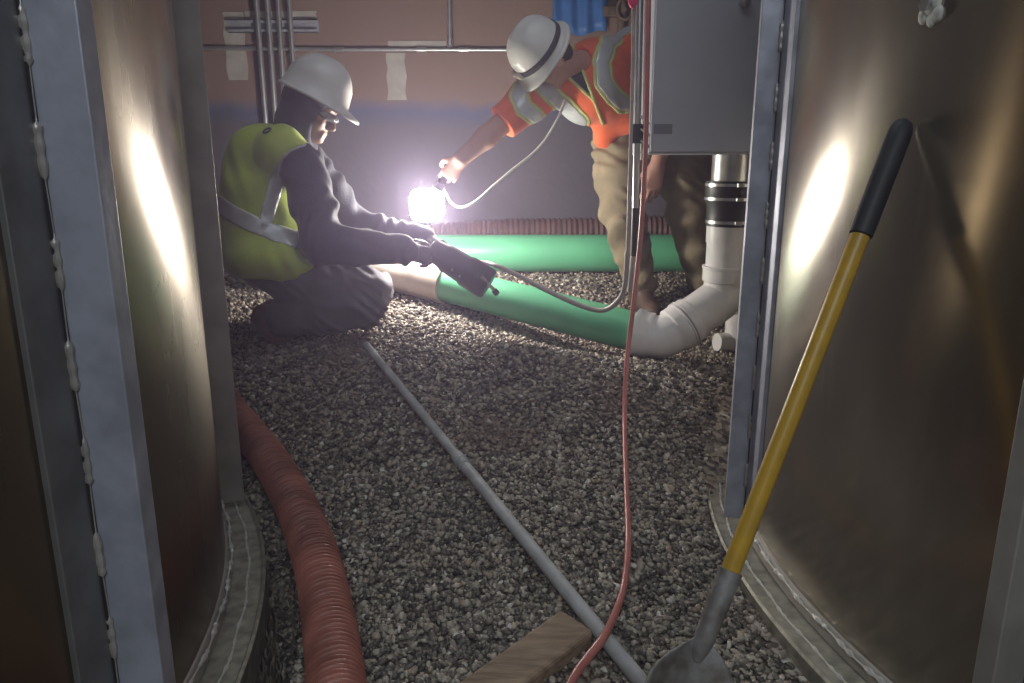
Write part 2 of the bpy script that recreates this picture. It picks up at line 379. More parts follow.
# ------------------------------------------------------------------ signed distance modelling
class Field:
    def __init__(s, lo, hi, h):
        s.lo = np.array(lo, np.float32); s.h = h
        s.n = np.ceil((np.array(hi) - np.array(lo)) / h).astype(int) + 1
        s.ax = [s.lo[i] + h * np.arange(s.n[i], dtype=np.float32) for i in range(3)]
        s.D = np.full(tuple(s.n), 0.15, np.float32)
    def copy(s):
        f = Field.__new__(Field); f.lo, f.h, f.n, f.ax, f.D = s.lo, s.h, s.n, s.ax, s.D.copy(); return f
    def _sl(s, lo, hi):
        a = np.clip(np.floor((np.array(lo) - s.lo) / s.h).astype(int), 0, s.n)
        b = np.clip(np.ceil((np.array(hi) - s.lo) / s.h).astype(int) + 1, 0, s.n)
        if np.any(b <= a): return None, None
        sl = tuple(slice(a[i], b[i]) for i in range(3))
        return sl, np.stack(np.meshgrid(*[s.ax[i][sl[i]] for i in range(3)], indexing='ij'), -1)
    def _mix(s, sl, d, k, sub=False):
        a = s.D[sl]
        if sub:
            d = -d
            if k > 0:
                h = np.clip(0.5 - 0.5 * (a - d) / k, 0, 1) ; s.D[sl] = np.maximum(a, d) + k * h * (1 - h)
            else: s.D[sl] = np.maximum(a, d)
        elif k > 0:
            h = np.clip(0.5 + 0.5 * (a - d) / k, 0, 1); s.D[sl] = a * (1 - h) + d * h - k * h * (1 - h)
        else: s.D[sl] = np.minimum(a, d)
    def seg(s, a, b, ra, rb=None, k=0.02, sub=False):
        a = np.array(a, np.float32); b = np.array(b, np.float32); rb = ra if rb is None else rb
        m = max(ra, rb) + 0.07
        sl, p = s._sl(np.minimum(a, b) - m, np.maximum(a, b) + m)
        if sl is None: return s
        pa = p - a; ba = b - a
        t = np.clip(pa @ ba / max(float(ba @ ba), 1e-9), 0, 1)
        d = np.linalg.norm(pa - t[..., None] * ba, axis=-1) - (ra + (rb - ra) * t)
        s._mix(sl, d, k, sub); return s
    def chain(s, pts, rads, k=0.02):
        for i in range(len(pts) - 1): s.seg(pts[i], pts[i + 1], rads[i], rads[i + 1], k)
        return s
    def ell(s, c, r, R=None, k=0.02, sub=False):
        c = np.array(c, np.float32); r = np.array(r, np.float32); m = float(r.max()) + 0.07
        sl, p = s._sl(c - m, c + m)
        if sl is None: return s
        q = p - c
        if R is not None: q = q @ np.array(R, np.float32)
        k0 = np.linalg.norm(q / r, axis=-1); k1 = np.linalg.norm(q / (r * r), axis=-1)
        d = k0 * (k0 - 1) / np.maximum(k1, 1e-6)
        d = np.where(k0 < 1e-3, -float(r.min()), d)
        s._mix(sl, d, k, sub); return s
    def pts(s):
        return np.stack(np.meshgrid(*s.ax, indexing='ij'), -1)
    def cut(s, n, c):
        n = np.array(n, np.float32); n = n / np.linalg.norm(n)
        d = (s.ax[0][:, None, None] - c[0]) * n[0] + (s.ax[1][None, :, None] - c[1]) * n[1] + (s.ax[2][None, None, :] - c[2]) * n[2]
        s.D = np.maximum(s.D, d); return s
    def mesh(s, name, m, parent=None, smooth=1, folds=0.0, fscale=1.0, fdir=(1, 0.4, 0.7)):
        D = s.D
        if folds:
            X, Y, Z = s.ax[0][:, None, None] * fscale, s.ax[1][None, :, None] * fscale, s.ax[2][None, None, :] * fscale
            q = fdir[0] * X + fdir[1] * Y + fdir[2] * Z
            w = np.sin(60 * q + 3 * np.sin(14 * X + 9 * Z)) * (0.5 + 0.5 * np.sin(11 * Z - 7 * X + 5 * Y)) + 0.6 * np.sin(37 * (Z - 0.3 * X) + 2.5 * np.sin(19 * Y + 8 * X))
            D = D + folds * w.astype(np.float32)
        D = D.copy(); 
        for ax in range(3):
            sl = [slice(None)] * 3
            for e in (0, -1):
                sl[ax] = e; D[tuple(sl)] = np.maximum(D[tuple(sl)], 0.01)
        S = D < 0
        c = sum(S[i:S.shape[0] - 1 + i, j:S.shape[1] - 1 + j, k:S.shape[2] - 1 + k].astype(np.int8) for i in (0, 1) for j in (0, 1) for k in (0, 1))
        mask = (c > 0) & (c < 8)
        ci = np.argwhere(mask); idx = np.full(mask.shape, -1, np.int32); idx[mask] = np.arange(len(ci))
        acc = np.zeros((len(ci), 3)); cnt = np.zeros(len(ci))
        cs = [(i, j, k) for i in (0, 1) for j in (0, 1) for k in (0, 1)]
        for a in cs:
            for b in cs:
                if a < b and sum(abs(a[i] - b[i]) for i in range(3)) == 1:
                    da = D[tuple((ci + a).T)]; db = D[tuple((ci + b).T)]
                    x = (da < 0) != (db < 0)
                    t = np.where(x, da / np.where(x, da - db, 1), 0)
                    acc += x[:, None] * (np.array(a) + t[:, None] * (np.array(b) - np.array(a))); cnt += x
        V = s.lo + (ci + acc / cnt[:, None]) * s.h
        Qs = []
        for ax in range(3):
            e = np.eye(3, dtype=int)[ax]; o1, o2 = np.eye(3, dtype=int)[(ax + 1) % 3], np.eye(3, dtype=int)[(ax + 2) % 3]
            A = S[tuple(slice(0, S.shape[i] - e[i]) for i in range(3))]; B = S[tuple(slice(e[i], None) for i in range(3))]
            g = np.argwhere(A != B)
            ok = np.all([(g[:, i] >= 1) & (g[:, i] < mask.shape[i]) if i != ax else (g[:, i] < mask.shape[i]) for i in range(3)], axis=0)
            g = g[ok]
            q = np.stack([idx[tuple((g - o1 - o2).T)], idx[tuple((g - o2).T)], idx[tuple(g.T)], idx[tuple((g - o1).T)]], 1)
            inside = S[tuple(g.T)]
            q[~inside] = q[~inside][:, ::-1]
            Qs.append(q)
        Q = np.vstack(Qs); Q = Q[(Q >= 0).all(1)]
        for _ in range(smooth):
            E = np.vstack([Q[:, [0, 1]], Q[:, [1, 2]], Q[:, [2, 3]], Q[:, [3, 0]]])
            su = np.zeros_like(V); n_ = np.zeros(len(V))
            for k in range(3):
                su[:, k] = np.bincount(E[:, 0], V[E[:, 1], k], len(V)) + np.bincount(E[:, 1], V[E[:, 0], k], len(V))
            n_ = np.bincount(E[:, 0], minlength=len(V)) + np.bincount(E[:, 1], minlength=len(V))
            V = 0.5 * V + 0.5 * su / np.maximum(n_, 1)[:, None]
        return from_np(name, V, Q, m, parent, True)
def shell(f, band, out=0.004, inn=0.007):
    g = f.copy(); g.D = np.maximum(np.maximum(f.D - out, -(f.D + inn)), band.astype(np.float32)); return g
def axd(f, n, c):
    n = np.array(n, float); n /= np.linalg.norm(n)
    return (f.ax[0][:, None, None] - c[0]) * n[0] + (f.ax[1][None, :, None] - c[1]) * n[1] + (f.ax[2][None, None, :] - c[2]) * n[2]

# ================================================================== the room
def slab(name, lo, hi, m):
    bm = bmesh.new(); box(bm, lo, hi); return struct(from_bm(name, bm, m))
YB = 4.75
wb = slab('wall_back', (-4.6, YB, -0.4), (4.6, YB + 0.2, 3.0), M_wall)
slab('wall_left', (-4.8, -3.6, -0.4), (-4.6, YB + 0.2, 3.0), M_concrete)
slab('wall_right', (4.6, -3.6, -0.4), (4.8, YB + 0.2, 3.0), M_concrete)
slab('wall_front', (-4.8, -3.8, -0.4), (4.8, -3.6, 3.0), M_concrete)
bm = bmesh.new()       # ceiling with two unseen openings, added for the fill lamps
hx0, hx1, hy0, hy1 = -0.9, 0.9, -3.0, -1.2
gx0, gx1, gy0, gy1 = -0.7, 0.7, 1.5, 2.7
for lo, hi in (((-4.8, -3.8, 3.0), (4.8, hy0, 3.2)), ((-4.8, hy1, 3.0), (4.8, gy0, 3.2)), ((-4.8, gy1, 3.0), (4.8, YB + 0.2, 3.2)),
               ((-4.8, hy0, 3.0), (hx0, hy1, 3.2)), ((hx1, hy0, 3.0), (4.8, hy1, 3.2)), ((-4.8, gy0, 3.0), (gx0, gy1, 3.2)), ((gx1, gy0, 3.0), (4.8, gy1, 3.2))):
    box(bm, lo, hi)
struct(from_bm('ceiling', bm, M_ceil))
# ground: the gravel bed as a height field
xs = np.concatenate([np.linspace(-4.6, -1.8, 20, endpoint=False), np.linspace(-1.8, 1.8, 150), np.linspace(1.8, 4.6, 21)[1:]])
ys = np.concatenate([np.linspace(-3.6, 0.2, 18, endpoint=False), np.linspace(0.2, 4.8, 190)])
gx, gy = np.meshgrid(xs, ys, indexing='ij')
gz = zt(gx, gy)
V = np.stack([gx, gy, gz], -1).reshape(-1, 3)
nx, ny = gx.shape
i, j = np.meshgrid(np.arange(nx - 1), np.arange(ny - 1), indexing='ij')
a = (i * ny + j).ravel()
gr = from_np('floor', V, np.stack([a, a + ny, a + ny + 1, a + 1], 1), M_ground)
struct(gr)

TANK_L, TANK_R, RW = (-2.365, 1.06), (2.397, 1.67), 1.76

# pebbles
def pebbles():
    bm = bmesh.new(); bmesh.ops.create_icosphere(bm, subdivisions=1, radius=1.0)
    hv = np.array([v.co[:] for v in bm.verts]); hf = np.array([[v.index for v in f.verts] for f in bm.faces]); bm.free()
    bm = bmesh.new(); bmesh.ops.create_icosphere(bm, subdivisions=2, radius=1.0)
    hv2 = np.array([v.co[:] for v in bm.verts]); hf2 = np.array([[v.index for v in f.verts] for f in bm.faces]); bm.free()
    Vs, Fs, off = [], [], 0
    def scatter(n, x0, x1, y0, y1, r0, r1, hv, hf, lift):
        nonlocal off
        x = rng.uniform(x0, x1, n); y = rng.uniform(y0, y1, n)
        ok = np.ones(n, bool)
        for c in (TANK_L, TANK_R): ok &= np.hypot(x - c[0], y - c[1]) > RW + 0.10
        x, y = x[ok], y[ok]; n = len(x)
        r = r0 * (r1 / r0) ** (rng.random(n) ** 1.6)
        z = zt(x, y) + r * rng.uniform(-0.25, 0.55, n) + lift * rng.random(n)
        q = rng.normal(size=(n, 4)); q /= np.linalg.norm(q, axis=1)[:, None]
        w, i, j, k = q.T
        R = np.stack([1 - 2 * (j * j + k * k), 2 * (i * j - k * w), 2 * (i * k + j * w), 2 * (i * j + k * w), 1 - 2 * (i * i + k * k), 2 * (j * k - i * w), 2 * (i * k - j * w), 2 * (j * k + i * w), 1 - 2 * (i * i + j * j)], 1).reshape(n, 3, 3)
        sc = np.stack([rng.uniform(0.95, 1.5, n), rng.uniform(0.8, 1.1, n), rng.uniform(0.5, 0.85, n)], 1)
        jit = 1 + 0.13 * rng.normal(size=(n, len(hv), 1))
        p = hv[None] * jit * sc[:, None, :] * r[:, None, None]
        p = np.einsum('nij,nvj->nvi', R, p)
        p[..., 2] *= 0.8
        p += np.stack([x, y, z], 1)[:, None, :]
        Vs.append(p.reshape(-1, 3))
        Fs.append((hf[None] + (off + np.arange(n) * len(hv))[:, None, None]).reshape(-1, 3)); off += n * len(hv)
    scatter(10500, -0.75, 0.85, 0.80, 1.45, 0.0052, 0.0100, hv2, hf2, 0.008)
    scatter(14500, -0.75, 0.85, 1.40, 2.1, 0.0056, 0.0112, hv, hf, 0.009)
    scatter(22000, -1.3, 1.05, 2.0, 3.2, 0.0064, 0.0128, hv, hf, 0.010)
    scatter(16000, -1.6, 1.5, 3.1, 4.70, 0.0075, 0.0130, hv, hf, 0.008)
    return from_np('gravel', np.vstack(Vs), np.vstack(Fs), M_gravel)
gv = pebbles()
tag(gv, 'grey brown pea gravel spread over the whole floor between the tanks', 'gravel', kind='stuff')

# ================================================================== steel tanks
def tank(c, label, joints, side):
    root = empty('steel_tank', (c[0], c[1], 0))
    tag(root, label, 'tank')
    NS = 220
    def lathe(name, prof, m, parent=root):
        V, Q = [], []
        for a in np.linspace(0, 2 * PI, NS, endpoint=False):
            for r, z in prof: V.append((c[0] + r * math.cos(a), c[1] + r * math.sin(a), z))
        k = len(prof)
        for i in range(NS):
            for j in range(k):
                a0, b0 = i * k + j, ((i + 1) % NS) * k + j; a1, b1 = i * k + (j + 1) % k, ((i + 1) % NS) * k + (j + 1) % k
                Q.append((a0, b0, b1, a1))
        o = from_np(name, V, Q, m, parent)
        try: o.data.set_sharp_from_angle(angle=math.radians(35))
        except Exception: pass
        return o
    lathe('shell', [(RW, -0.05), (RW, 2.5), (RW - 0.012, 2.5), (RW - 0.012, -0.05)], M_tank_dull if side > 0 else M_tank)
    lathe('lid', [(0.02, 2.5), (RW + 0.03, 2.5), (RW + 0.03, 2.52), (0.02, 2.52)], M_galv)
    lathe('base_cove', [(RW - 0.002, 0.034), (RW + 0.014, 0.034), (RW + 0.012, 0.05), (RW + 0.004, 0.062), (RW - 0.002, 0.064)], M_galv2)
    fl = lathe('base_flange', [(RW - 0.03, -0.05), (RW + 0.092, -0.05), (RW + 0.092, 0.034), (RW + 0.086, 0.038), (RW + 0.08, 0.03), (RW - 0.03, 0.03)], M_flange)
    # stitch welds on the flange
    def arc(r, z, a0, a1, n=6): return [(c[0] + r * math.cos(a), c[1] + r * math.sin(a), z) for a in np.linspace(a0, a1, n)]
    cen = 0.0 if side > 0 else PI
    rg = np.random.default_rng(3)
    for r_, zz_, thin, fat, per in ((RW + 0.013, 0.058, 0.002, 0.0065, 0.05), (RW + 0.052, 0.0315, 0.0022, 0.0045, 0.037)):
        aa = np.linspace(cen - 1.3, cen + 1.3, 900)
        ph = ((aa - cen) / per) % 1.0
        rr_ = np.where(ph < 0.55, fat * (0.75 + 0.25 * np.sin(aa * 400)), thin)
        tube('weld_bead', [(c[0] + (r_ + 0.002 * math.sin(a * 60)) * math.cos(a), c[1] + (r_ + 0.002 * math.sin(a * 60)) * math.sin(a), zz_) for a in aa], rr_, M_weld, fl, 6)
    # vertical bolted joints: a leg lying on the shell and a leg standing out from it
    for ang, rad, lip, leg, mj, ml in joints:
        er = np.array([math.cos(ang), math.sin(ang)]); et = np.array([-er[1], er[0]]) * (1 if side > 0 else -1)   # et points away from the camera
        C0 = np.array(c)
        def pt(r, t): return tuple(C0 + er * (RW + r) + et * t)
        bm = bmesh.new()
        prism(bm, [pt(-0.004, 0), pt(rad, 0), pt(rad, lip), pt(rad - 0.008, lip), pt(rad - 0.008, 0.010), pt(-0.004, 0.010)], 0.045, 2.46)
        jf = from_bm('joint_flange', bm, mj, root, bevel=0.002)
        if leg:
            bm = bmesh.new()
            n = 6
            ts = np.linspace(-leg, -0.004, n)
            sag = lambda t: -(t * t) / (2 * RW)
            poly = [pt(sag(t) + 0.009, t) for t in ts] + [pt(sag(t) - 0.003, t) for t in ts[::-1]]
            prism(bm, poly, 0.045, 2.46)
            from_bm('wall_leg', bm, ml, jf, bevel=0.002)
            bm = bmesh.new()
            prism(bm, [pt(-0.001, -0.006), pt(0.012, -0.006), pt(0.012, 0.001), pt(-0.001, 0.001)], 0.045, 2.46)
            from_bm('seam', bm, M_rubber, jf)
            zz_ = np.arange(0.06, 2.45, 0.006)
            ph = (zz_ / 0.14) % 1.0
            rr_ = np.where(ph < 0.46, 0.0055 + 0.001 * np.sin(zz_ * 260), 0.0012)
            tube('weld_bead', [(*pt(0.012, -0.003 + 0.0015 * math.sin(z * 23)), z) for z in zz_], rr_, M_galv2, jf, 7)
    return root
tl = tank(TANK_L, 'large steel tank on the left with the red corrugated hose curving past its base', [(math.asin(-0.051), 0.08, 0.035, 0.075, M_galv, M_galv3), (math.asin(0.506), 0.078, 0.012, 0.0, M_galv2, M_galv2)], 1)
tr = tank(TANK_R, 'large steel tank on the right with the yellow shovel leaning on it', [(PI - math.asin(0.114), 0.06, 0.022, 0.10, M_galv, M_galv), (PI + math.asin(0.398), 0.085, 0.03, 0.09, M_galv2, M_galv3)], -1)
# sealant patch high on the right tank
def on_tank(c, u, v, extra=0.0):
    r, up = (u - W0) / F, (H0 - v) / F
    d = np.array([r, CP + SP * up, -SP + CP * up])
    A = d[0] ** 2 + d[1] ** 2; B = d[0] * c[0] + d[1] * c[1]; Cc = c[0] ** 2 + c[1] ** 2 - (RW + extra) ** 2
    t = (B - math.sqrt(B * B - A * Cc)) / A
    return np.array([0, 0, CAMZ]) + t * d
bm = bmesh.new()
for (u, v, s) in ((930, 6, .016), (938, 14, .012), (924, 16, .012), (932, 20, .01), (936, 2, .014)):
    p = on_tank(TANK_R, u, v); ell_bm(bm, p, (0.008, s, s * 1.2))
sp_ = from_bm('sealant_patch', bm, M_seal, tr, True)
bm = bmesh.new(); p = on_tank(TANK_R, 929, 4, 0.004); q = p + np.array([-0.010, -0.002, 0])
tube_bm(bm, [p, q], 0.012, 6); from_bm('bolt', bm, M_steel, sp_)

# ================================================================== things on the ground
# red corrugated hose
hp = []
for u, v in ((150, 340), (185, 372), (214, 395), (236, 418), (263, 451), (292, 498), (314, 553), (327, 611), (336, 683), (338, 760), (330, 860)):
    g = G(u, v, 0.056) if u > 200 else None
    if g is None: g = P(u, v, 2.55 if u < 170 else 2.42)
    if u > 200: g[2] = ZT(g[0], g[1]) + 0.058
    else: g[2] = ZT(g[0], g[1]) + 0.058
    hp.append(g)
hp = cat_rom(hp, 14)
hp, s = resample(hp, 0.0017)
rad = 0.049 + 0.0075 * np.tanh(1.8 * (np.sin(2 * PI * s / 0.0142) + 0.25))
h = tube('corrugated_hose', hp, rad, M_redhose, None, 40)
tag(h, 'red corrugated suction hose lying on gravel beside the left tank', 'hose')

# long thin grey pipe
A = G(366, 345, 0.017); B = G(652, 696, 0.017)
A[2] = ZT(A[0], A[1]) + 0.018; B[2] = ZT(B[0], B[1]) + 0.018
L_ = B - A
# lift clear of the bed
nn = [A + L_ * t for t in np.linspace(0, 1, 60)]
lift = max(0, max(ZT(p[0], p[1]) + 0.014 - p[2] for p in nn) * 0.6)
A[2] += lift; B[2] += lift
def at_frac(u, v):
    best = min(np.linspace(0, 1, 400), key=lambda t: proj_d(A + L_ * t, u, v)); return best
def proj(p):
    x, y, z = p[0], p[1], p[2] - CAMZ
    f = y * CP - z * SP; up = y * SP + z * CP
    return (W0 + F * x / f, H0 - F * up / f)
def proj_d(p, u, v):
    a = proj(p); return math.hypot(a[0] - u, a[1] - v)
B2 = A + L_ * 1.12
rt = empty('grey_conduit_pipe', A)
tag(rt, 'long thin grey plastic pipe lying diagonally across the gravel', 'pipe')
t0 = at_frac(463, 459)
tube('far_length', [A, A + (B2 - A) * (t0 / 1.12)], 0.0145, M_greypvc, rt, 20)
tube('near_length', [A + (B2 - A) * (t0 / 1.12), B2], 0.0165, M_greypvc, rt, 20)
d = L_ / np.linalg.norm(L_); c0 = A + L_ * t0
tube('coupling', [c0 - d * 0.035, c0 - d * 0.034, c0 - d * 0.004, c0 - d * 0.003, c0 + d * 0.003, c0 + d * 0.004, c0 + d * 0.03, c0 + d * 0.031], [0.017, 0.0185, 0.0185, 0.0205, 0.0205, 0.0185, 0.0185, 0.017], M_greypvc, rt, 20)

# green sewer pipe assembly
R6 = 0.0815
PA, PBp = P(378, 267, 3.52), P(640, 333, 2.95)
pd = (PBp - PA) / np.linalg.norm(PBp - PA)
dp = empty('drain_pipe', (PBp[0], PBp[1], ZT(PBp[0], PBp[1])))
tag(dp, 'green drain pipe with tan coupling and white elbow rising beside the right tank', 'pipe')
def along(u, v):
    t = min(np.linspace(-0.4, 1.2, 800), key=lambda q: proj_d(PA + (PBp - PA) * q, u, v)); return PA + (PBp - PA) * t
g0 = along(446, 284)
tube('green_pipe', [g0 - pd * 0.05, PBp + pd * 0.06], R6, M_green, dp, 40)
ta = along(416, 277); t_l = along(366, 264)
prof = [(g0, R6 + 0.001), (g0 - pd * 0.001, R6 + 0.011), (ta + pd * 0.012, R6 + 0.011), (ta + pd * 0.006, R6 + 0.004), (ta - pd * 0.006, R6 + 0.004), (ta - pd * 0.012, R6 + 0.010), (t_l, R6 + 0.008), (t_l - pd * 0.002, R6), (t_l - pd * 0.5, R6)]
tube('tan_coupling', [p for p, _ in prof], [r for _, r in prof], M_tan, dp, 40)['label'] = 'tan plastic coupling with a raised middle ridge'
# elbow, riser
zb = 1.03
VX = P(727, 262, 2.98)
e0 = PBp; e1 = PBp + pd * 0.10
e_mid = (P(664, 340, 2.945) + 0)
corner2 = np.array([VX[0], VX[1], P(722, 297, 2.97)[2]])
e1 = PBp + pd * 0.095
def rings(pts):
    return [p for p, _ in pts], [r for _, r in pts]
dm = (corner2 - e1); dm /= np.linalg.norm(dm)
RE = R6 + 0.009
def bend(pa, pc, pb, n=10):
    return [(1 - t) ** 2 * np.array(pa) + 2 * t * (1 - t) * np.array(pc) + t * t * np.array(pb) for t in np.linspace(0, 1, n)]
b1 = bend(e1 - pd * 0.045, e1, e1 + dm * 0.045)
x0 = e1 - pd * 0.115
RB, RH = R6 + 0.005, R6 + 0.017
m1 = e1 + dm * 0.105
pts = [(x0, R6), (x0 + pd * 0.001, RH), (x0 + pd * 0.022, RH), (x0 + pd * 0.027, RH - .005), (x0 + pd * 0.060, RH - .005), (x0 + pd * 0.066, RB)]
pts += [(q, RB) for q in b1[1:-1]] + [(m1 - dm * 0.052, RB), (m1 - dm * 0.046, RH - .004), (m1 - dm * 0.008, RH - .004), (m1 - dm * 0.006, RH), (m1, RH), (m1 + dm * 0.001, R6)]
p_, r_ = rings(pts); tube('lower_elbow', p_, r_, M_white, dp, 40)
zc = np.array([0, 0, 1.0])
b2 = bend(corner2 - dm * 0.045, corner2, corner2 + zc * 0.045)
pts = [(m1 - dm * 0.002, R6 - 0.002), (m1 + dm * 0.006, R6 - 0.002), (m1 + dm * 0.0065, RH), (m1 + dm * 0.014, RH), (m1 + dm * 0.016, RH - .004), (m1 + dm * 0.042, RH - .004), (m1 + dm * 0.048, RB)] + [(q, RB) for q in b2[2:-1]]
u1 = corner2 + zc * 0.06
pts += [(u1, RB), (u1 + zc * 0.006, RH - .005), (u1 + zc * 0.055, RH - .005), (u1 + zc * 0.057, RH - .002), (u1 + zc * 0.066, RH - .002), (u1 + zc * 0.067, R6)]
p_, r_ = rings(pts); tube('upper_elbow', p_, r_, M_white, dp, 40)
zk0, zk1, zk2 = P(727, 226, 2.98)[2], P(727, 200, 2.98)[2], P(727, 181, 2.98)[2]
at = lambda z: np.array([VX[0], VX[1], z])
tube('riser', [at(u1[2] + 0.05), at(u1[2] + 0.16), at(u1[2] + 0.161), at(zk1)], [R6 + .003, R6 + .003, R6 + .007, R6 + 0.007], M_white, dp, 40)
rc = tube('rubber_coupling', [at(zk0), at(zk0 + .001), at(zk0 + .03), at(zk1 - .02), at(zk1), at(zk2), at(zk2 + .001)], [R6, R6 + .012, R6 + .012, R6 + .012, R6 + .022, R6 + .022, R6], M_rubber, dp, 40)
for z in (zk0 + 0.018, zk1 + 0.006, zk2 - 0.014):
    cb = tube('clamp_band', [at(z - .006), at(z - .0055), at(z + .0055), at(z + .006)], [R6 + .012, R6 + (.0235 if z > zk1 else .0135), R6 + (.0235 if z > zk1 else .0135), R6 + .012], M_steel, rc, 40)
    bm = bmesh.new(); box(bm, (VX[0] - 0.012, VX[1] - R6 - 0.034, z - 0.007), (VX[0] + 0.016, VX[1] - R6 - 0.018, z + 0.007)); from_bm('clamp_screw', bm, M_steel, rc, bevel=0.002)
tube('inlet_stub', [at(zk2 - 0.01), at(zb - 0.001)], R6 + 0.002, M_steel, dp, 40)

# short white pipe behind the elbow
sb = P(738, 372, 3.22); zg = ZT(sb[0], sb[1])
st = empty('white_pipe_stub', (sb[0], sb[1], zg))
tag(st, 'short white pipe standing in the gravel behind the white elbow', 'pipe')
tube('pipe', [(sb[0], sb[1], zg - .02), (sb[0], sb[1], zg + .17)], 0.07, M_white, st, 32)
tube('end_cap', [(sb[0] - 0.06, sb[1] - 0.02, zg + .04), (sb[0] - 0.115, sb[1] - 0.035, zg + .045)], [0.045, 0.04], M_white, st, 24)

# far green pipe
q0, q1 = P(450, 254, 4.22), P(690, 253, 4.22)
zz = (q0[2] + q1[2]) / 2
fg = tube('green_pipe', [(-1.5, 4.22, zz), (1.9, 4.24, zz)], 0.106, M_green, None, 40)
tag(fg, 'green pipe lying along the back wall behind the standing worker', 'pipe')
# brown corrugated hose beyond it
zh = ZT(0.5, 4.42) + 0.18
pth, s = resample(cat_rom([(-0.9, 4.56, ZT(-0.9, 4.4) + .1), (-0.2, 4.55, ZT(-.2, 4.4) + .17), (0.5, 4.55, zh), (0.9, 4.56, zh + .01), (1.5, 4.55, zh - .02), (2.0, 4.52, ZT(2, 4.4) + .09)], 12), 0.006)
bh = tube('corrugated_hose', pth, 0.082 + 0.006 * np.sin(2 * PI * s / 0.032), M_brownhose, None, 24)
tag(bh, 'dark brown corrugated hose running along the foot of the back wall behind green pipe', 'hose')

# grey box
bx0, bx1 = P(649, 153, 2.70), P(772, 155, 2.70)
by0, by1 = 2.70, 3.10
br = empty('equipment_box', ((bx0[0] + bx1[0]) / 2, 2.9, zb))
tag(br, 'plain grey metal equipment box fixed above the white drain pipe', 'box')
bm = bmesh.new(); box(bm, (bx0[0], by0 + 0.012, zb), (bx1[0], by1, 1.86)); from_bm('housing', bm, M_box, br, bevel=0.004)
bm = bmesh.new(); box(bm, (bx0[0] + 0.004, by0, zb + 0.006), (bx1[0] - 0.004, by0 + 0.011, 1.85)); cov = from_bm('cover', bm, M_box, br, bevel=0.003)
bm = bmesh.new(); s0, s1 = P(654, 124, by0), P(672, 134, by0); box(bm, (s0[0], by0 - 0.0015, s1[2]), (s1[0], by0 + 0.001, s0[2])); from_bm('label_plate', bm, M_sticker, cov)['label'] = 'small dark label plate'
kp = P(746, 0, by0 - 0.02)
tube('latch', [(kp[0], by0 + .002, kp[2]), (kp[0], by0 - .012, kp[2]), (kp[0], by0 - .02, kp[2]), (kp[0], by0 - .024, kp[2])], [.02, .02, .017, .01], M_steel, cov, 20)
bm = bmesh.new(); box(bm, (bx1[0] - 0.03, by1 - 0.001, zb + 0.2), (bx1[0] + 0.0, by1 + 0.02, 2.99)); box(bm, (bx0[0] + 0.0, by1 - 0.001, zb + 0.2), (bx0[0] + 0.03, by1 + 0.02, 2.99)); from_bm('hanger_strut', bm, M_galv, br)

# vertical conduits left of the box
def vtube(name, u0, v0, u1, v1, Y, r, m, parent=None, top=None, seg=14):
    a, b = P(u0, v0, Y), P(u1, v1, Y)
    if top is not None:
        a = b + (a - b) * ((top - b[2]) / (a[2] - b[2]))
    return tube(name, [a, b], r, m, parent, seg)
c1 = empty('steel_conduit', P(635, 212, 2.66)); tag(c1, 'grey steel conduit dropping left of the equipment box, ending in black sleeve', 'conduit')
vtube('tube', 640, 0, 635.5, 212, 2.66, 0.0125, M_conduit, c1, 3.0)
vtube('sleeve', 635.5, 208, 634, 256, 2.66, 0.013, M_dark, c1)['label'] = 'black rubber sleeve at the lower end'
vtube('tail', 634, 254, 630, 292, 2.66, 0.012, M_greycab, c1)
c2 = empty('steel_conduit', P(643, 148, 2.68)); tag(c2, 'thin steel conduit running close against the left edge of the equipment box', 'conduit')
vtube('tube', 647, 0, 643.5, 150, 2.68, 0.0075, M_conduit, c2, 3.0)
vtube('end_fitting', 643.5, 140, 643, 160, 2.68, 0.012, M_steel, c2)
# conduit clamp + coiled cord at the box corner
cp_ = P(637, 133, 2.66)
cl = empty('pipe_clamp', cp_); tag(cl, 'dark pipe clamp holding the conduit beside the lower box corner', 'clamp')
bm = bmesh.new(); box(bm, cp_ + np.array([-0.018, -0.016, -0.035]), cp_ + np.array([0.022, 0.016, 0.03])); from_bm('clamp_body', bm, M_dark, cl, bevel=0.005)
k0, k1 = P(645, 112, 2.645), P(645, 158, 2.645)
hel, _ = resample(np.array([k0 + (k1 - k0) * t + 0.013 * np.array([math.cos(2 * PI * 4 * t), math.sin(2 * PI * 4 * t), 0]) for t in np.linspace(0, 1, 80)]), 0.006)
tag(tube('coiled_cord', hel, 0.0035, M_whitecab, None, 8), 'short coiled pale cord hanging at the left corner of the box', 'cord')
# white rod and grey cable running down, round the bend and up to the tool
path = [P(633, -260, 2.6), P(633.5, 0, 2.6), P(632, 100, 2.6), P(629.5, 180, 2.6), P(628, 235, 2.61), P(625, 285, 2.63), P(617, 302, 2.66), P(604, 310, 2.70), P(588, 308, 2.74), P(565, 299, 2.80), P(540, 287, 2.87), P(515, 274, 2.95), P(497, 266, 3.0), P(487, 263, 3.05), P(474, 262, 3.08)]
pth, s = resample(cat_rom(path, 10), 0.012)
vv = np.array([proj(p)[1] for p in pth])
tag(tube('power_cable', pth, np.where(s < s[np.argmax(vv > 250)], 0.0062, 0.0098), M_greycab, None, 12), 'pale grey cable hanging from above and looping left to the power tool', 'cable')
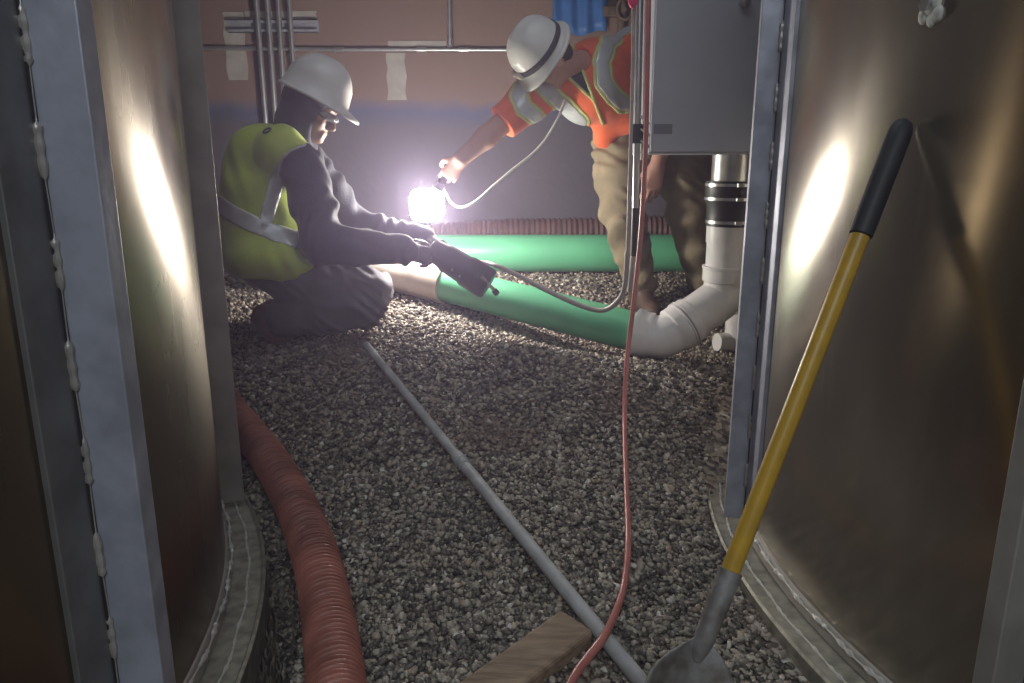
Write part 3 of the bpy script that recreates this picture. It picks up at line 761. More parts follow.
# red air hose
path = [P(651, -220, 2.55), P(648.5, 0, 2.55), P(647, 80, 2.55), P(645.5, 150, 2.55), P(641, 230, 2.54), P(634, 300, 2.50), P(627, 360, 2.44)]
for u, v in ((624.5, 420), (626, 480), (628, 540), (624, 585), (614, 616), (603, 638), (590, 655), (577, 672), (566, 692)):
    g = G(u, v, 0.020 if v < 600 else 0.04 if v < 620 else 0.085); path.append(g)
path[7][2] += 0.012
pth, s = resample(cat_rom(path, 12), 0.012)
tag(tube('air_hose', pth, 0.0085, M_redtube, None, 14), 'thin red air hose hanging past the grey box and down across the gravel', 'hose')

# wooden board
def gp(u, v, dz=0): p = G(u, v); p[2] += dz; return p
a, b = gp(574, 641), gp(518, 684)
ax_ = Vector(b - a).normalized(); mid = np.array(a); mid[2] = max(ZT(*b[:2]), ZT(*a[:2])) + 0.018
Mx = xf(mid, ax_, (0.0, -0.12, 1))
bm = bmesh.new(); box(bm, (-0.01, -0.046, -0.014), (0.30, 0.046, 0.030))
for v_ in bm.verts: v_.co.y += 0.008 * math.sin(v_.co.x * 20)
for v_ in bm.verts: v_.co = Mx @ v_.co
wdn = from_bm('wooden_board', bm, M_wood, None, bevel=0.008)
tag(wdn, 'muddy wooden board lying on gravel under the end of the red air hose', 'board')

# shovel
tip = np.array([0.205, 0.985, ZT(0.2, 0.985) - 0.005]); top = on_tank(TANK_R, 905, 120, 0.018)
sd = top - tip; SL = np.linalg.norm(sd); sd = sd / SL
def sfrac(u, v): return min(np.linspace(0, 1, 600), key=lambda t: proj_d(tip + sd * SL * t, u, v))
fb, fg_, ft = sfrac(706, 640), sfrac(731, 570), sfrac(862, 236)
sh = empty('shovel', tip); tag(sh, 'long shovel with yellow handle and black grip leaning against right tank', 'shovel')
X = lambda f: tip + sd * SL * f
tube('handle', [X(fg_ - 0.05), X(ft + 0.02)], 0.0155, M_yellow, sh, 24)
gp_ = [(ft, .0155), (ft + .002, .019), (ft + .02, .0195), (0.97, .0195), (0.985, .0185), (0.995, .014), (1.0, .006)]
tube('grip', [X(f) for f, _ in gp_], [r for _, r in gp_], M_grip, sh, 24)
so = [(fb - .03, .008), (fb - .015, .014), (fb, .017), ((fb + fg_) / 2, .0185), (fg_ - .004, .0195), (fg_, .0195), (fg_ + .001, .0155)]
tube('socket', [X(f) for f, _ in so], [r for _, r in so], M_shovel, sh, 24)
# blade: dished, shouldered, pointed sheet
side = Vector(np.cross(sd, [0.25, -1.0, 0.1])).normalized(); nrm = Vector(sd).cross(side).normalized()
if nrm.y > 0: nrm = -nrm
LB = SL * fb
tip2 = tip + np.array([-0.055, -0.01, 0.0]); bd = tip2 - X(fb); LB = float(np.linalg.norm(bd)); bd = bd / LB
bm = bmesh.new(); nu, nv = 14, 20; grid = []
for jv in range(nv + 1):
    t = jv / nv
    w = 0.084 * min(1, (t / 0.18) ** 0.6) if t < 0.18 else 0.084 * (1 - 0.10 * (t - 0.18) / 0.42) if t < 0.6 else 0.0756 * math.sqrt(max(0.0, 1 - ((t - 0.6) / 0.42) ** 2))
    w = max(w, 0.012); row = []
    for iu in range(nu + 1):
        s_ = iu / nu * 2 - 1
        p = Vector(tip2) - Vector(bd) * (LB * (1 - t) ) + side * (w * s_) + nrm * (0.028 * s_ * s_ * (w / 0.084) - 0.01 + 0.02 * math.sin(t * PI))
        row.append(bm.verts.new(p))
    grid.append(row)
for jv in range(nv):
    for iu in range(nu): bm.faces.new((grid[jv][iu], grid[jv][iu + 1], grid[jv + 1][iu + 1], grid[jv + 1][iu]))
bl = from_bm('blade', bm, M_shovel, sh, True); so_ = bl.modifiers.new('thick', 'SOLIDIFY'); so_.thickness = 0.003

# ================================================================== back wall services
WY = YB - 0.05
for k, (u0, u1) in enumerate(((256, 265.5), (267, 275.5), (278, 285), (289, 293.5))):
    a, b = P(u0, 0, WY), P(u1, 117 if k < 2 else 112 if k == 2 else 68, WY)
    a2 = a + (b - a) * ((2.99 - a[2]) / (b[2] - a[2])); b2 = a + (b - a) * ((0.46 - a[2]) / (b[2] - a[2]))
    nm = ['leftmost', 'second from the left', 'third from the left', 'rightmost'][k]
    tag(tube('steel_conduit', [a2, b2], 0.0155, M_conduit, None, 14), f'{nm} of four upright conduits on the back wall above the kneeling worker', 'conduit', 'four upright conduits on the back wall')
a, b = P(226, 19, WY), P(317, 32, WY)
bm = bmesh.new()
y0, y1 = WY + 0.018, YB - 0.0005
for lo, hi in (((a[0], y0, b[2]), (b[0], y0 + .004, b[2] + .018)), ((a[0], y0, a[2] - .018), (b[0], y0 + .004, a[2])), ((a[0], y0, b[2]), (b[0], y1, b[2] + .004)), ((a[0], y0, a[2] - .004), (b[0], y1, a[2])), ((a[0], y1 - .004, b[2]), (b[0], y1, a[2]))): box(bm, lo, hi)
tag(from_bm('strut_channel', bm, M_galv, None), 'short galvanised strut channel behind the four upright conduits', 'strut')
hc = empty('steel_conduit', P(205, 46, WY)); tag(hc, 'horizontal conduit running across the back wall between both workers', 'conduit')
a, b, c = P(150, 44, WY), P(338, 49, WY), P(760, 50.5, WY)
a[1] = b[1] = c[1] = WY + 0.029
zc_ = b[2]; a[2] = zc_ + 0.012; c[2] = zc_ - 0.005
tube('run', [a, b, c], 0.0115, M_conduit, hc, 14)
for u in (338, 421, 463):
    p = a + (c - a) * ((P(u, 49, WY)[0] - a[0]) / (c[0] - a[0])); p[2] = zc_ - 0.002
    tube('coupling', [p - [.03, 0, 0], p + [.03, 0, 0]], 0.016, M_steel, hc, 14)
vc = empty('steel_conduit', P(450, 46, WY)); tag(vc, 'single upright conduit meeting the horizontal conduit in the middle of the wall', 'conduit')
p = P(450, 46, WY); p[2] = zc_ + 0.012
tube('tube', [(p[0], WY, p[2]), (p[0], WY, 2.99)], 0.0135, M_conduit, vc, 14)
tube('connector', [(p[0], WY, p[2]), (p[0], WY, p[2] + .05)], 0.019, M_steel, vc, 14)
def patch(name, u0, v0, u1, v1, label, m=M_paper, cat='tape', wob=0.006, dy=0.003):
    a, b = P(u0, v1, YB - dy), P(u1, v0, YB - dy); n = 6
    bm = bmesh.new(); L1, R1 = [], []
    for i in range(n + 1):
        z = a[2] + (b[2] - a[2]) * i / n
        L1.append((a[0] + wob * math.sin(i * 2.3 + u0), z)); R1.append((b[0] + wob * math.sin(i * 1.7 + v0), z))
    poly = L1 + R1[::-1]
    f = [bm.verts.new((x, YB - dy, z)) for x, z in poly]; g = [bm.verts.new((x, YB - 0.0002, z)) for x, z in poly]
    bm.faces.new(f); bm.faces.new(g[::-1]); k = len(poly)
    for i in range(k): bm.faces.new((f[i], g[i], g[(i + 1) % k], f[(i + 1) % k]))
    o = from_bm(name, bm, m); return tag(o, label, cat)
patch('paper_strip', 228, 12, 243, 80, 'pale upright paper strip on the back wall left of the four conduits')
patch('paper_strip', 245, 11, 316, 19, 'pale paper strip lying level just above the strut channel', wob=0.004)
patch('paper_strip', 388, 53, 405, 100, 'pale upright paper strip on the bare wall under the horizontal conduit')
patch('paper_strip', 388, 41, 446, 47, 'pale level paper strip touching the horizontal conduit left of its junction', wob=0.003)
# blue tarp, hanging with folds
ua, ub = P(553, -40, YB), P(606, 34, YB)
nx_, nz_ = 40, 16; Vt, Qt = [], []
for jz in range(nz_ + 1):
    for ix in range(nx_ + 1):
        s_ = ix / nx_; x = ua[0] + (ub[0] - ua[0]) * s_; z = ub[2] + (2.6 - ub[2]) * jz / nz_ + 0.015 * math.sin(s_ * 9) * (1 - jz / nz_)
        Vt.append((x, YB - 0.02 - 0.010 * (1 + math.sin(s_ * 22 + 0.8 * math.sin(jz * .5))), z))
for jz in range(nz_):
    for ix in range(nx_):
        a0 = jz * (nx_ + 1) + ix; Qt.append((a0, a0 + 1, a0 + nx_ + 2, a0 + nx_ + 1))
tp = from_np('blue_tarp', Vt, Qt, M_blue); sm = tp.modifiers.new('thick', 'SOLIDIFY'); sm.thickness = 0.003
tag(tp, 'bright blue tarp hanging on the back wall behind the standing worker', 'tarp')
# pull box and valve behind the standing worker
fb_ = empty('junction_box', P(610, 14, YB - 0.03)); tag(fb_, 'small brown junction box on the wall just right of the blue tarp', 'box')
a, b = P(602, 18, YB), P(618, 8, YB); bm = bmesh.new(); box(bm, (a[0], YB - .06, a[2]), (b[0], YB - .001, b[2])); from_bm('case', bm, M_brown, fb_, bevel=.006)
a, b = P(606, 15.5, YB), P(614, 10.5, YB); bm = bmesh.new(); box(bm, (a[0], YB - .066, a[2]), (b[0], YB - .0595, b[2])); from_bm('lid', bm, M_brown, fb_, bevel=.002)
vp = P(625, 9, YB - 0.06); vl = empty('wall_valve', vp); tag(vl, 'dark ring handled valve on the wall above the standing worker\'s shoulder', 'valve')
ring = [vp + 0.045 * np.array([math.cos(t), 0, 1.25 * math.sin(t)]) for t in np.linspace(0, 2 * PI, 33)]
tube('hand_wheel', ring, 0.010, M_brown, vl, 10)
tube('stem', [vp, vp + [0, .058, 0]], 0.014, M_brown, vl, 12)
tube('body', [vp + [-.02, .035, -.16], vp + [-.01, .035, -.02], vp + [-.01, .035, .14]], [.02, .026, .02], M_brown, vl, 14)
pg = P(633, 0, 2.58); bm = bmesh.new(); ell_bm(bm, pg, (0.017, 0.010, 0.026))
tag(from_bm('hanging_tag', bm, M_pink, None, True), 'bright pink tag on the cable at the top left of the grey box', 'tag')
REAR_FILL, HAZE, EXPO = 84.0, 0.034, 0.0
MID_FILL = 10.0
K2 = 1.04
def P2(u, v, Y): return P(u, v, Y * K2)
# ================================================================== people
def A3(*p): return np.array(p, float)
def unit(v): v = np.array(v, float); return v / np.linalg.norm(v)
def mid(a, b, t=0.5): return np.array(a) * (1 - t) + np.array(b) * t
def bounds(pts, m):
    pts = np.array(pts); return pts.min(0) - m, pts.max(0) + m
def hand(f, wrist, d, n, thumb, curl=(0.6, 0.9, 0.6), sc=1.0, fat=1.0, k=0.006, spread=0.10, tcurl=0.35):
    """palm and five fingers: d along the fingers, n the way they close, thumb the thumb's side"""
    d = unit(d); n = unit(n - d * np.dot(n, d)); s = np.cross(d, n)
    if np.dot(s, thumb) < 0: s = -s
    w = np.array(wrist)
    offs = [0.030, 0.010, -0.010, -0.029]; plen = [0.092, 0.096, 0.090, 0.080]
    fl = [0.070, 0.079, 0.073, 0.057]; fr = [0.0092, 0.0096, 0.0090, 0.0080]
    kn = []
    for o, p_ in zip(offs, plen):
        kn.append(w + sc * (d * p_ + s * o - n * 0.004))
        f.seg(w + sc * (s * o * 0.55 + d * 0.006), kn[-1], sc * fat * 0.0165, sc * fat * 0.0125, 0.016)
    f.seg(w + sc * (d * 0.03 + n * 0.006 + s * 0.016), w + sc * (d * 0.06 + n * 0.006 - s * 0.01), sc * fat * 0.016, sc * fat * 0.014, 0.016)
    for i in range(4):
        a = 0.0; p_ = kn[i]; dd = d + s * spread * (1.5 - i) * 0.8
        for j, fr_ in enumerate((0.46, 0.31, 0.23)):
            a += curl[j] * (1 + 0.10 * (i - 1.2))
            v = unit(dd * math.cos(a) + n * math.sin(a)); q = p_ + v * fl[i] * fr_ * sc
            f.seg(p_, q, sc * fat * fr[i] * (1 - 0.08 * j), sc * fat * fr[i] * (1 - 0.08 * (j + 1)), k); p_ = q
    b = w + sc * (d * 0.022 + s * 0.026 + n * 0.008)
    v1 = unit(s * 0.75 + d * 0.75 + n * 0.35); p1 = b + v1 * 0.046 * sc
    v2 = unit(d * 0.8 + n * (0.35 + tcurl) + s * 0.1); p2 = p1 + v2 * 0.034 * sc
    v3 = unit(d * 0.6 + n * (0.45 + 1.4 * tcurl) - s * 0.25); p3 = p2 + v3 * 0.026 * sc
    f.seg(b, p1, sc * fat * 0.0165, sc * fat * 0.0115, 0.012); f.seg(p1, p2, sc * fat * 0.0112, sc * fat * 0.0100, k); f.seg(p2, p3, sc * fat * 0.0100, sc * fat * 0.0085, k)
def head(f, o, fw, up, sc=1.0):
    """skull, jaw, brow, sockets, nose, lips, chin and ears; o lies between the ears"""
    fw = unit(fw); up = unit(up - fw * np.dot(up, fw)); sd = np.cross(up, fw)
    R = np.stack([fw, sd, up], 1)
    L = lambda x, y, z: np.array(o) + sc * (fw * x + sd * y + up * z)
    S = lambda *r: tuple(sc * q for q in r)
    f.ell(L(-0.005, 0, 0.030), S(0.098, 0.076, 0.092), R, 0.02)
    f.ell(L(0.022, 0, -0.045), S(0.066, 0.060, 0.070), R, 0.03)
    f.ell(L(0.066, 0, -0.098), S(0.024, 0.026, 0.018), R, 0.025)          # chin
    f.seg(L(0.078, 0.030, 0.022), L(0.078, -0.030, 0.022), sc * 0.012, sc * 0.012, 0.014)   # brow
    for q in (1, -1):
        f.ell(L(0.094, q * 0.030, -0.002), S(0.017, 0.019, 0.013), R, 0.012, sub=True)
        f.ell(L(0.077, q * 0.030, -0.002), S(0.012, 0.013, 0.012), R, 0.003)      # eyeball
        f.ell(L(0.058, q * 0.044, -0.030), S(0.026, 0.020, 0.020), R, 0.02)     # cheek
        f.ell(L(-0.004, q * 0.074, -0.006), S(0.020, 0.009, 0.032), R, 0.006)   # ear
        f.ell(L(0.002, q * 0.083, -0.002), S(0.009, 0.005, 0.016), R, 0.004, sub=True)
        f.ell(L(0.094, q * 0.009, -0.040), S(0.011, 0.010, 0.009), R, 0.006)    # nostril wing
    f.seg(L(0.088, 0, 0.008), L(0.108, 0, -0.034), sc * 0.009, sc * 0.0125, 0.012)
    f.seg(L(0.083, 0.016, -0.066), L(0.083, -0.016, -0.066), sc * 0.008, sc * 0.008, 0.008)
    f.seg(L(0.080, 0.014, -0.078), L(0.080, -0.014, -0.078), sc * 0.0085, sc * 0.0085, 0.008)
    return L, R
def hard_hat(parent, c, fw, up, lf=0.132, ls=0.108, hgt=0.145, brim=0.016, peak=0.05, ridge=0.006):
    fw = unit(fw); up = unit(up - fw * np.dot(up, fw)); sd = np.cross(up, fw)
    NA, V = 72, []
    rows = []
    for r_ in np.linspace(0.03, 1, 15):
        z = hgt * (1 - r_ ** 2.5) ** (1 / 2.2); rows.append((r_, z, 0.0))
    for q in (0.35, 0.7, 1.0, 1.0): rows.append((1.0, -0.006 * q if q else 0, q))
    rows[-1] = (1.0, -0.014, 1.0)
    for r_, z, b in rows:
        for a in np.linspace(0, 2 * PI, NA, endpoint=False):
            ca, sa = math.cos(a), math.sin(a)
            bw = brim + peak * max(0, ca) ** 2.2
            dr = max(0, ca) ** 2 * b * 0.018
            rg = ridge * math.exp(-(sa * r_ * ls / 0.016) ** 2) * (1 - r_ ** 3) if b == 0 else 0
            x = ca * (lf * r_ + bw * b); y = sa * (ls * r_ + bw * b * (0.8 if ca > 0 else 1))
            V.append(np.array(c) + fw * x + sd * y + up * (z + rg - dr))
    nr = len(rows); Q = []
    for i in range(nr - 1):
        for j in range(NA): Q.append((i * NA + j, i * NA + (j + 1) % NA, (i + 1) * NA + (j + 1) % NA, (i + 1) * NA + j))
    V.append(np.array(c) + up * (hgt + ridge)); t = len(V) - 1
    me = bpy.data.meshes.new('hard_hat')
    me.from_pydata([tuple(v) for v in V], [], Q + [(t, (j + 1) % NA, j) for j in range(NA)]); me.update()
    o = link_mesh('hard_hat', me, M_hat, parent, True)
    so = o.modifiers.new('thick', 'SOLIDIFY'); so.thickness = 0.0035; so.offset = -1
    return o, fw, sd, up
def pixband(f, pts, w):
    X, Y, Z = f.ax[0][:, None, None], f.ax[1][None, :, None], f.ax[2][None, None, :] - CAMZ
    fd = Y * CP - Z * SP; U = W0 + F * X / fd; Vv = H0 - F * (Y * SP + Z * CP) / fd
    best = np.full(U.shape, 1e9, np.float32)
    for (ax_, ay), (bx_, by) in zip(pts[:-1], pts[1:]):
        dx, dy = bx_ - ax_, by - ay; t = np.clip(((U - ax_) * dx + (Vv - ay) * dy) / (dx * dx + dy * dy), 0, 1)
        best = np.minimum(best, np.hypot(U - ax_ - t * dx, Vv - ay - t * dy))
    return (best - w) * (fd / F)
def pixtri(f, tri):
    X, Y, Z = f.ax[0][:, None, None], f.ax[1][None, :, None], f.ax[2][None, None, :] - CAMZ
    fd = Y * CP - Z * SP; U = W0 + F * X / fd; Vv = H0 - F * (Y * SP + Z * CP) / fd
    cx = sum(p[0] for p in tri) / len(tri); cy = sum(p[1] for p in tri) / len(tri); out = np.full(U.shape, -1e9, np.float32)
    for (ax_, ay), (bx_, by) in zip(tri, tri[1:] + tri[:1]):
        nx, ny = by - ay, -(bx_ - ax_); l = math.hypot(nx, ny); nx /= l; ny /= l
        if (cx - ax_) * nx + (cy - ay) * ny > 0: nx, ny = -nx, -ny
        out = np.maximum(out, (U - ax_) * nx + (Vv - ay) * ny)
    return out * (fd / F)
YB_ = lambda f: np.broadcast_to(f.ax[1][None, :, None], f.D.shape)

# ------------------------------------------------------------------ the kneeling worker
def kneeling():
    pel, belly, chest, uch, neck = P(272, 262, 3.08), P(266, 226, 3.08), P(266, 192, 3.08), P(277, 160, 3.08), P(296, 142, 3.08)
    shN, shF = P(303, 168, 2.92), P(306, 162, 3.23)
    elN, wrN = P(322, 244, 2.87), P(404, 250, 2.93)
    elF, wrF = P(352, 226, 3.27), P(424, 240, 3.17)
    hpN, hpF = P(272, 268, 2.98), P(276, 264, 3.18)
    knN, knF = P(364, 309, 2.93), P(374, 300, 3.22)
    anN, anF = P(283, 322, 2.95), P(290, 314, 3.2)
    for kk, a_ in ((knN, 0.088), (knF, 0.088)): kk[2] = max(kk[2], ZT(kk[0], kk[1]) + a_)
    fw, up = unit((0.90, -0.10, -0.42)), unit((0.42, 0.03, 0.90))
    rim = P(318, 97, 3.07)
    ho = rim - up * 0.052 - fw * 0.006
    lo, hi = bounds([pel, neck, knN, knF, wrN, wrF, anN, ho, rim, shN, shF], 0.30)
    body = Field(lo, hi, 0.0055)
    body.ell(pel, (.14, .155, .12)); body.ell(belly, (.11, .145, .13)); body.ell(chest, (.115, .16, .14)); body.ell(uch, (.10, .15, .085))
    body.seg(neck - [0.01, 0, 0.02], ho - up * 0.05 - fw * 0.02, 0.056, 0.052, 0.03)
    for sh, el, wr in ((shN, elN, wrN), (shF, elF, wrF)): body.seg(uch, sh, .07, .062, .03).chain([sh, mid(sh, el), el, mid(el, wr, .35), wr], [.056, .048, .040, .042, .028])
    for hp_, kn, an in ((hpN, knN, anN), (hpF, knF, anF)): body.chain([hp_, mid(hp_, kn), kn + [0, 0, .012], mid(kn, an, .4) + [0, 0, .01], an], [.085, .072, .056, .052, .036], .02)
    L, R = head(body, ho, fw, up)
    hdN = unit(P(436, 259, 2.98) - P(404, 250, 2.93)); hdF = unit(P(458, 251, 3.10) - P(424, 240, 3.17))
    hand(body, wrN + hdN * 0.01, hdN, A3(0.1, 0.6, -0.5), A3(0, 0.1, 1), (0.75, 0.95, 0.6), 0.92, 0.8)
    hand(body, wrF + hdF * 0.01, hdF, A3(0.1, -0.5, -0.8), A3(-0.2, -1, 0.1), (0.5, 0.7, 0.5), 0.92, 0.8)
    root = body.mesh('person', M_skind, None, 1)
    tag(root, 'person kneeling on gravel in lime safety vest and white hard hat, holding a power tool', 'person')
    # trousers
    t = Field(*bounds([pel, hpN, knN, knF, anN, anF], 0.2), 0.006)
    t.ell(pel, (.155, .175, .12)); t.ell(belly, (.12, .155, .12))
    for hp_, kn, an in ((hpN, knN, anN), (hpF, knF, anF)):
        t.chain([hp_, mid(hp_, kn) + [0, 0, .012], kn + [0, 0, .016]], [.105, .106, .082], .03)
        t.chain([kn, mid(kn, an, .5) + [0, 0, .012], an + [0, 0, .012]], [.082, .082, .074], .02)
    t.cut(unit(anN - knN), mid(anN, anF) + unit(anN - knN) * 0.02 - [0, 0, 0])
    t.cut((0, 0, 1), belly)
    t.mesh('trousers', M_trous, root, 1, 0.0085, 1.7, (0.55, 0.35, 0.9))
    # boots
    for nm, an, kn in (('near', anN, knN), ('far', anF, knF)):
        b = Field(*bounds([an], 0.26), 0.006)
        dk = unit(an - kn); toe = an + dk * 0.05 + A3(0.03, 0, -0.11); toe[2] = max(ZT(toe[0], toe[1]) + 0.035, an[2] - 0.12)
        heel = an + dk * 0.075 + A3(0, 0, 0.035)
        b.chain([an - dk * 0.10 + [0, 0, .005], an, heel], [.062, .060, .048], .02)
        b.chain([heel, mid(heel, toe) + dk * 0.012, toe], [.046, .046, .040], .02)
        ob = b.mesh('boot', M_boot, root, 1, 0.001)
        s = Field(b.lo, b.ax[0][-1] * A3(1, 0, 0) + b.ax[1][-1] * A3(0, 1, 0) + b.ax[2][-1] * A3(0, 0, 1), 0.006)
        s.chain([heel + dk * 0.034, mid(heel, toe) + dk * 0.042, toe + dk * 0.028], [.026, .022, .026], .01)
        s.mesh('sole', M_sole, ob, 1)
    # jacket with sleeves
    j = Field(*bounds([pel, chest, neck, shN, shF, elN, elF, wrN, wrF], 0.2), 0.006)
    j.ell(belly, (.13, .165, .13)); j.ell(chest, (.135, .175, .15)); j.ell(uch, (.115, .165, .095), None, .03)
    for sh, el, wr in ((shN, elN, wrN), (shF, elF, wrF)):
        j.chain([sh, mid(sh, el, .5) + A3(0.005, 0, 0), el, mid(el, wr, .4), wr], [.088, .085, .076, .069, .058], .025)
        j.cut(unit(wr - el), wr + unit(wr - el) * 0.012) if False else None
    j.seg(neck - [0.01, 0, .01], neck + A3(0.02, 0, 0.045), .072, .066, .02)
    dN, dF = unit(wrN - elN), unit(wrF - elF)
    jo = j.mesh('jacket', M_navy, root, 1, 0.006, 1.4, (1, 0.3, -0.5))
    # hood round the head, open in front
    h_ = Field(*bounds([ho], 0.24), 0.0055)
    h_.ell(L(-0.018, 0, 0.022), (.112, .098, .108), R, .02); h_.ell(L(-0.012, 0, -0.055), (.092, .088, .088), R, .03); h_.seg(L(-0.035, 0, -0.08), neck - A3(0.01, 0, 0.0), .085, .095, .03)
    face = h_.copy(); 
    h_.ell(L(0.115, 0, -0.03), (.092, .075, .12), R, .012, sub=True)
    h_.mesh('hood', M_navy, root, 1, 0.002)
    # vest
    v = Field(*bounds([pel, chest, neck, shN, shF], 0.26), 0.006)
    v.ell(P(264, 192, 3.07), (.172, .20, .18), None, .05); v.ell(P(267, 226, 3.07), (.185, .205, .16), None, .05); v.ell(P(282, 254, 3.05), (.232, .265, .145), None, .06); v.ell(P(262, 152, 3.07), (.125, .17, .11), None, .06)
    v.ell(uch + A3(0.0, 0, 0.01), (.135, .17, .095), None, .05); v.seg(P(282, 150, 2.93), P(286, 148, 3.20), .088, .085, .03); v.seg(P(282, 150, 2.93), P(295, 158, 2.93), .085, .075, .03)
    v.cut((-0.04, 0, -1), P(270, 282, 2.80))
    v.cut(unit(elN - shN), P(303, 176, 2.92)) if False else None
    v.seg(shN + A3(.01, -.03, -.005), elN, .082, .100, .010, sub=True)
    v.ell(neck + A3(0.045, 0, 0.05), (.10, .09, .10), None, .01, sub=True)
    vo = v.mesh('safety_vest', M_lime, root, 1, 0.003, 1.0, (0.9, 0.2, 0.1))
    yb = YB_(v) - 3.05
    for pl, w in (([(306, 150), (290, 159), (278, 176), (272, 200), (264, 226)], 7.5), ([(214, 202), (232, 213), (248, 222), (272, 232), (300, 240), (322, 244)], 8.5)):
        shell(v, np.maximum(pixband(v, pl, w), yb), 0.005, 0.006).mesh('reflective_stripe', M_reflect, vo, 1, 0.0025)
    ring = []
    for a in np.linspace(0, 2 * PI, 25): ring.append((267 + 4.0 * math.cos(a), 131 + 2.8 * math.sin(a)))
    mk = shell(v, np.maximum(pixband(v, ring, 0.9), yb), 0.006, 0.004); mk.h = v.h
    # fine emblem: small oval ring built on the vest surface
    pc = None
    d0 = np.array([(267.5 - W0) / F, CP + SP * (H0 - 131) / F, -SP + CP * (H0 - 131) / F])
    dg = bpy.context.evaluated_depsgraph_get(); dg.update()
    ok, loc, nor, _ = vo.ray_cast(vo.matrix_world.inverted() @ Vector((0, 0, CAMZ)), Vector(d0).normalized())
    if ok:
        e1_ = Vector((1, 0, 0)); e1_ = (e1_ - nor * e1_.dot(nor)).normalized(); e2_ = nor.cross(e1_)
        tube('oval_emblem', [tuple(loc + nor * 0.003 + e1_ * 0.017 * math.cos(a) + e2_ * 0.011 * math.sin(a)) for a in np.linspace(0, 2 * PI, 25)], 0.0032, M_dark, vo, 6)
    # gloves
    for wr, hd, n_, th, cu in ((wrN, hdN, A3(0.1, 0.6, -0.5), A3(0, 0.1, 1), (0.75, 0.95, 0.6)), (wrF, hdF, A3(0.1, -0.5, -0.8), A3(-0.2, -1, 0.1), (0.5, 0.7, 0.5))):
        g = Field(*bounds([wr, wr + hd * 0.15], 0.13), 0.0045)
        hand(g, wr + hd * 0.01, hd, n_, th, cu, 0.98, 1.12, 0.004)
        g.seg(wr - hd * 0.03, wr + hd * 0.03, .042, .036, .012)
        g.mesh('work_glove', M_glove, root, 1, 0.0008)
    hh, f_, s_, u_ = hard_hat(root, rim - fw * 0.012, fw, up, 0.136, 0.112, 0.150, 0.010, 0.050)
    bm = bmesh.new()
    tube_bm(bm, [rim - fw * .012 + f_ * (0.1315 * math.cos(a)) + s_ * (0.1075 * math.sin(a)) - u_ * 0.008 for a in np.linspace(0.9, 2 * PI - 0.9, 40)], 0.006, 6)
    from_bm('headband', bm, M_dark, hh, True)
    # safety glasses
    gl = Field(*bounds([L(0.09, 0, 0)], 0.12), 0.004)
    gl.ell(L(0.055, 0, 0.0), (.062, .066, .022), R, 0)
    gl.D = np.maximum(gl.D, -(gl.D + 0.004)); gl.cut(-fw, L(0.05, 0, 0))
    gl.mesh('safety_glasses', M_lens, root, 1)
    return root
kneeling()

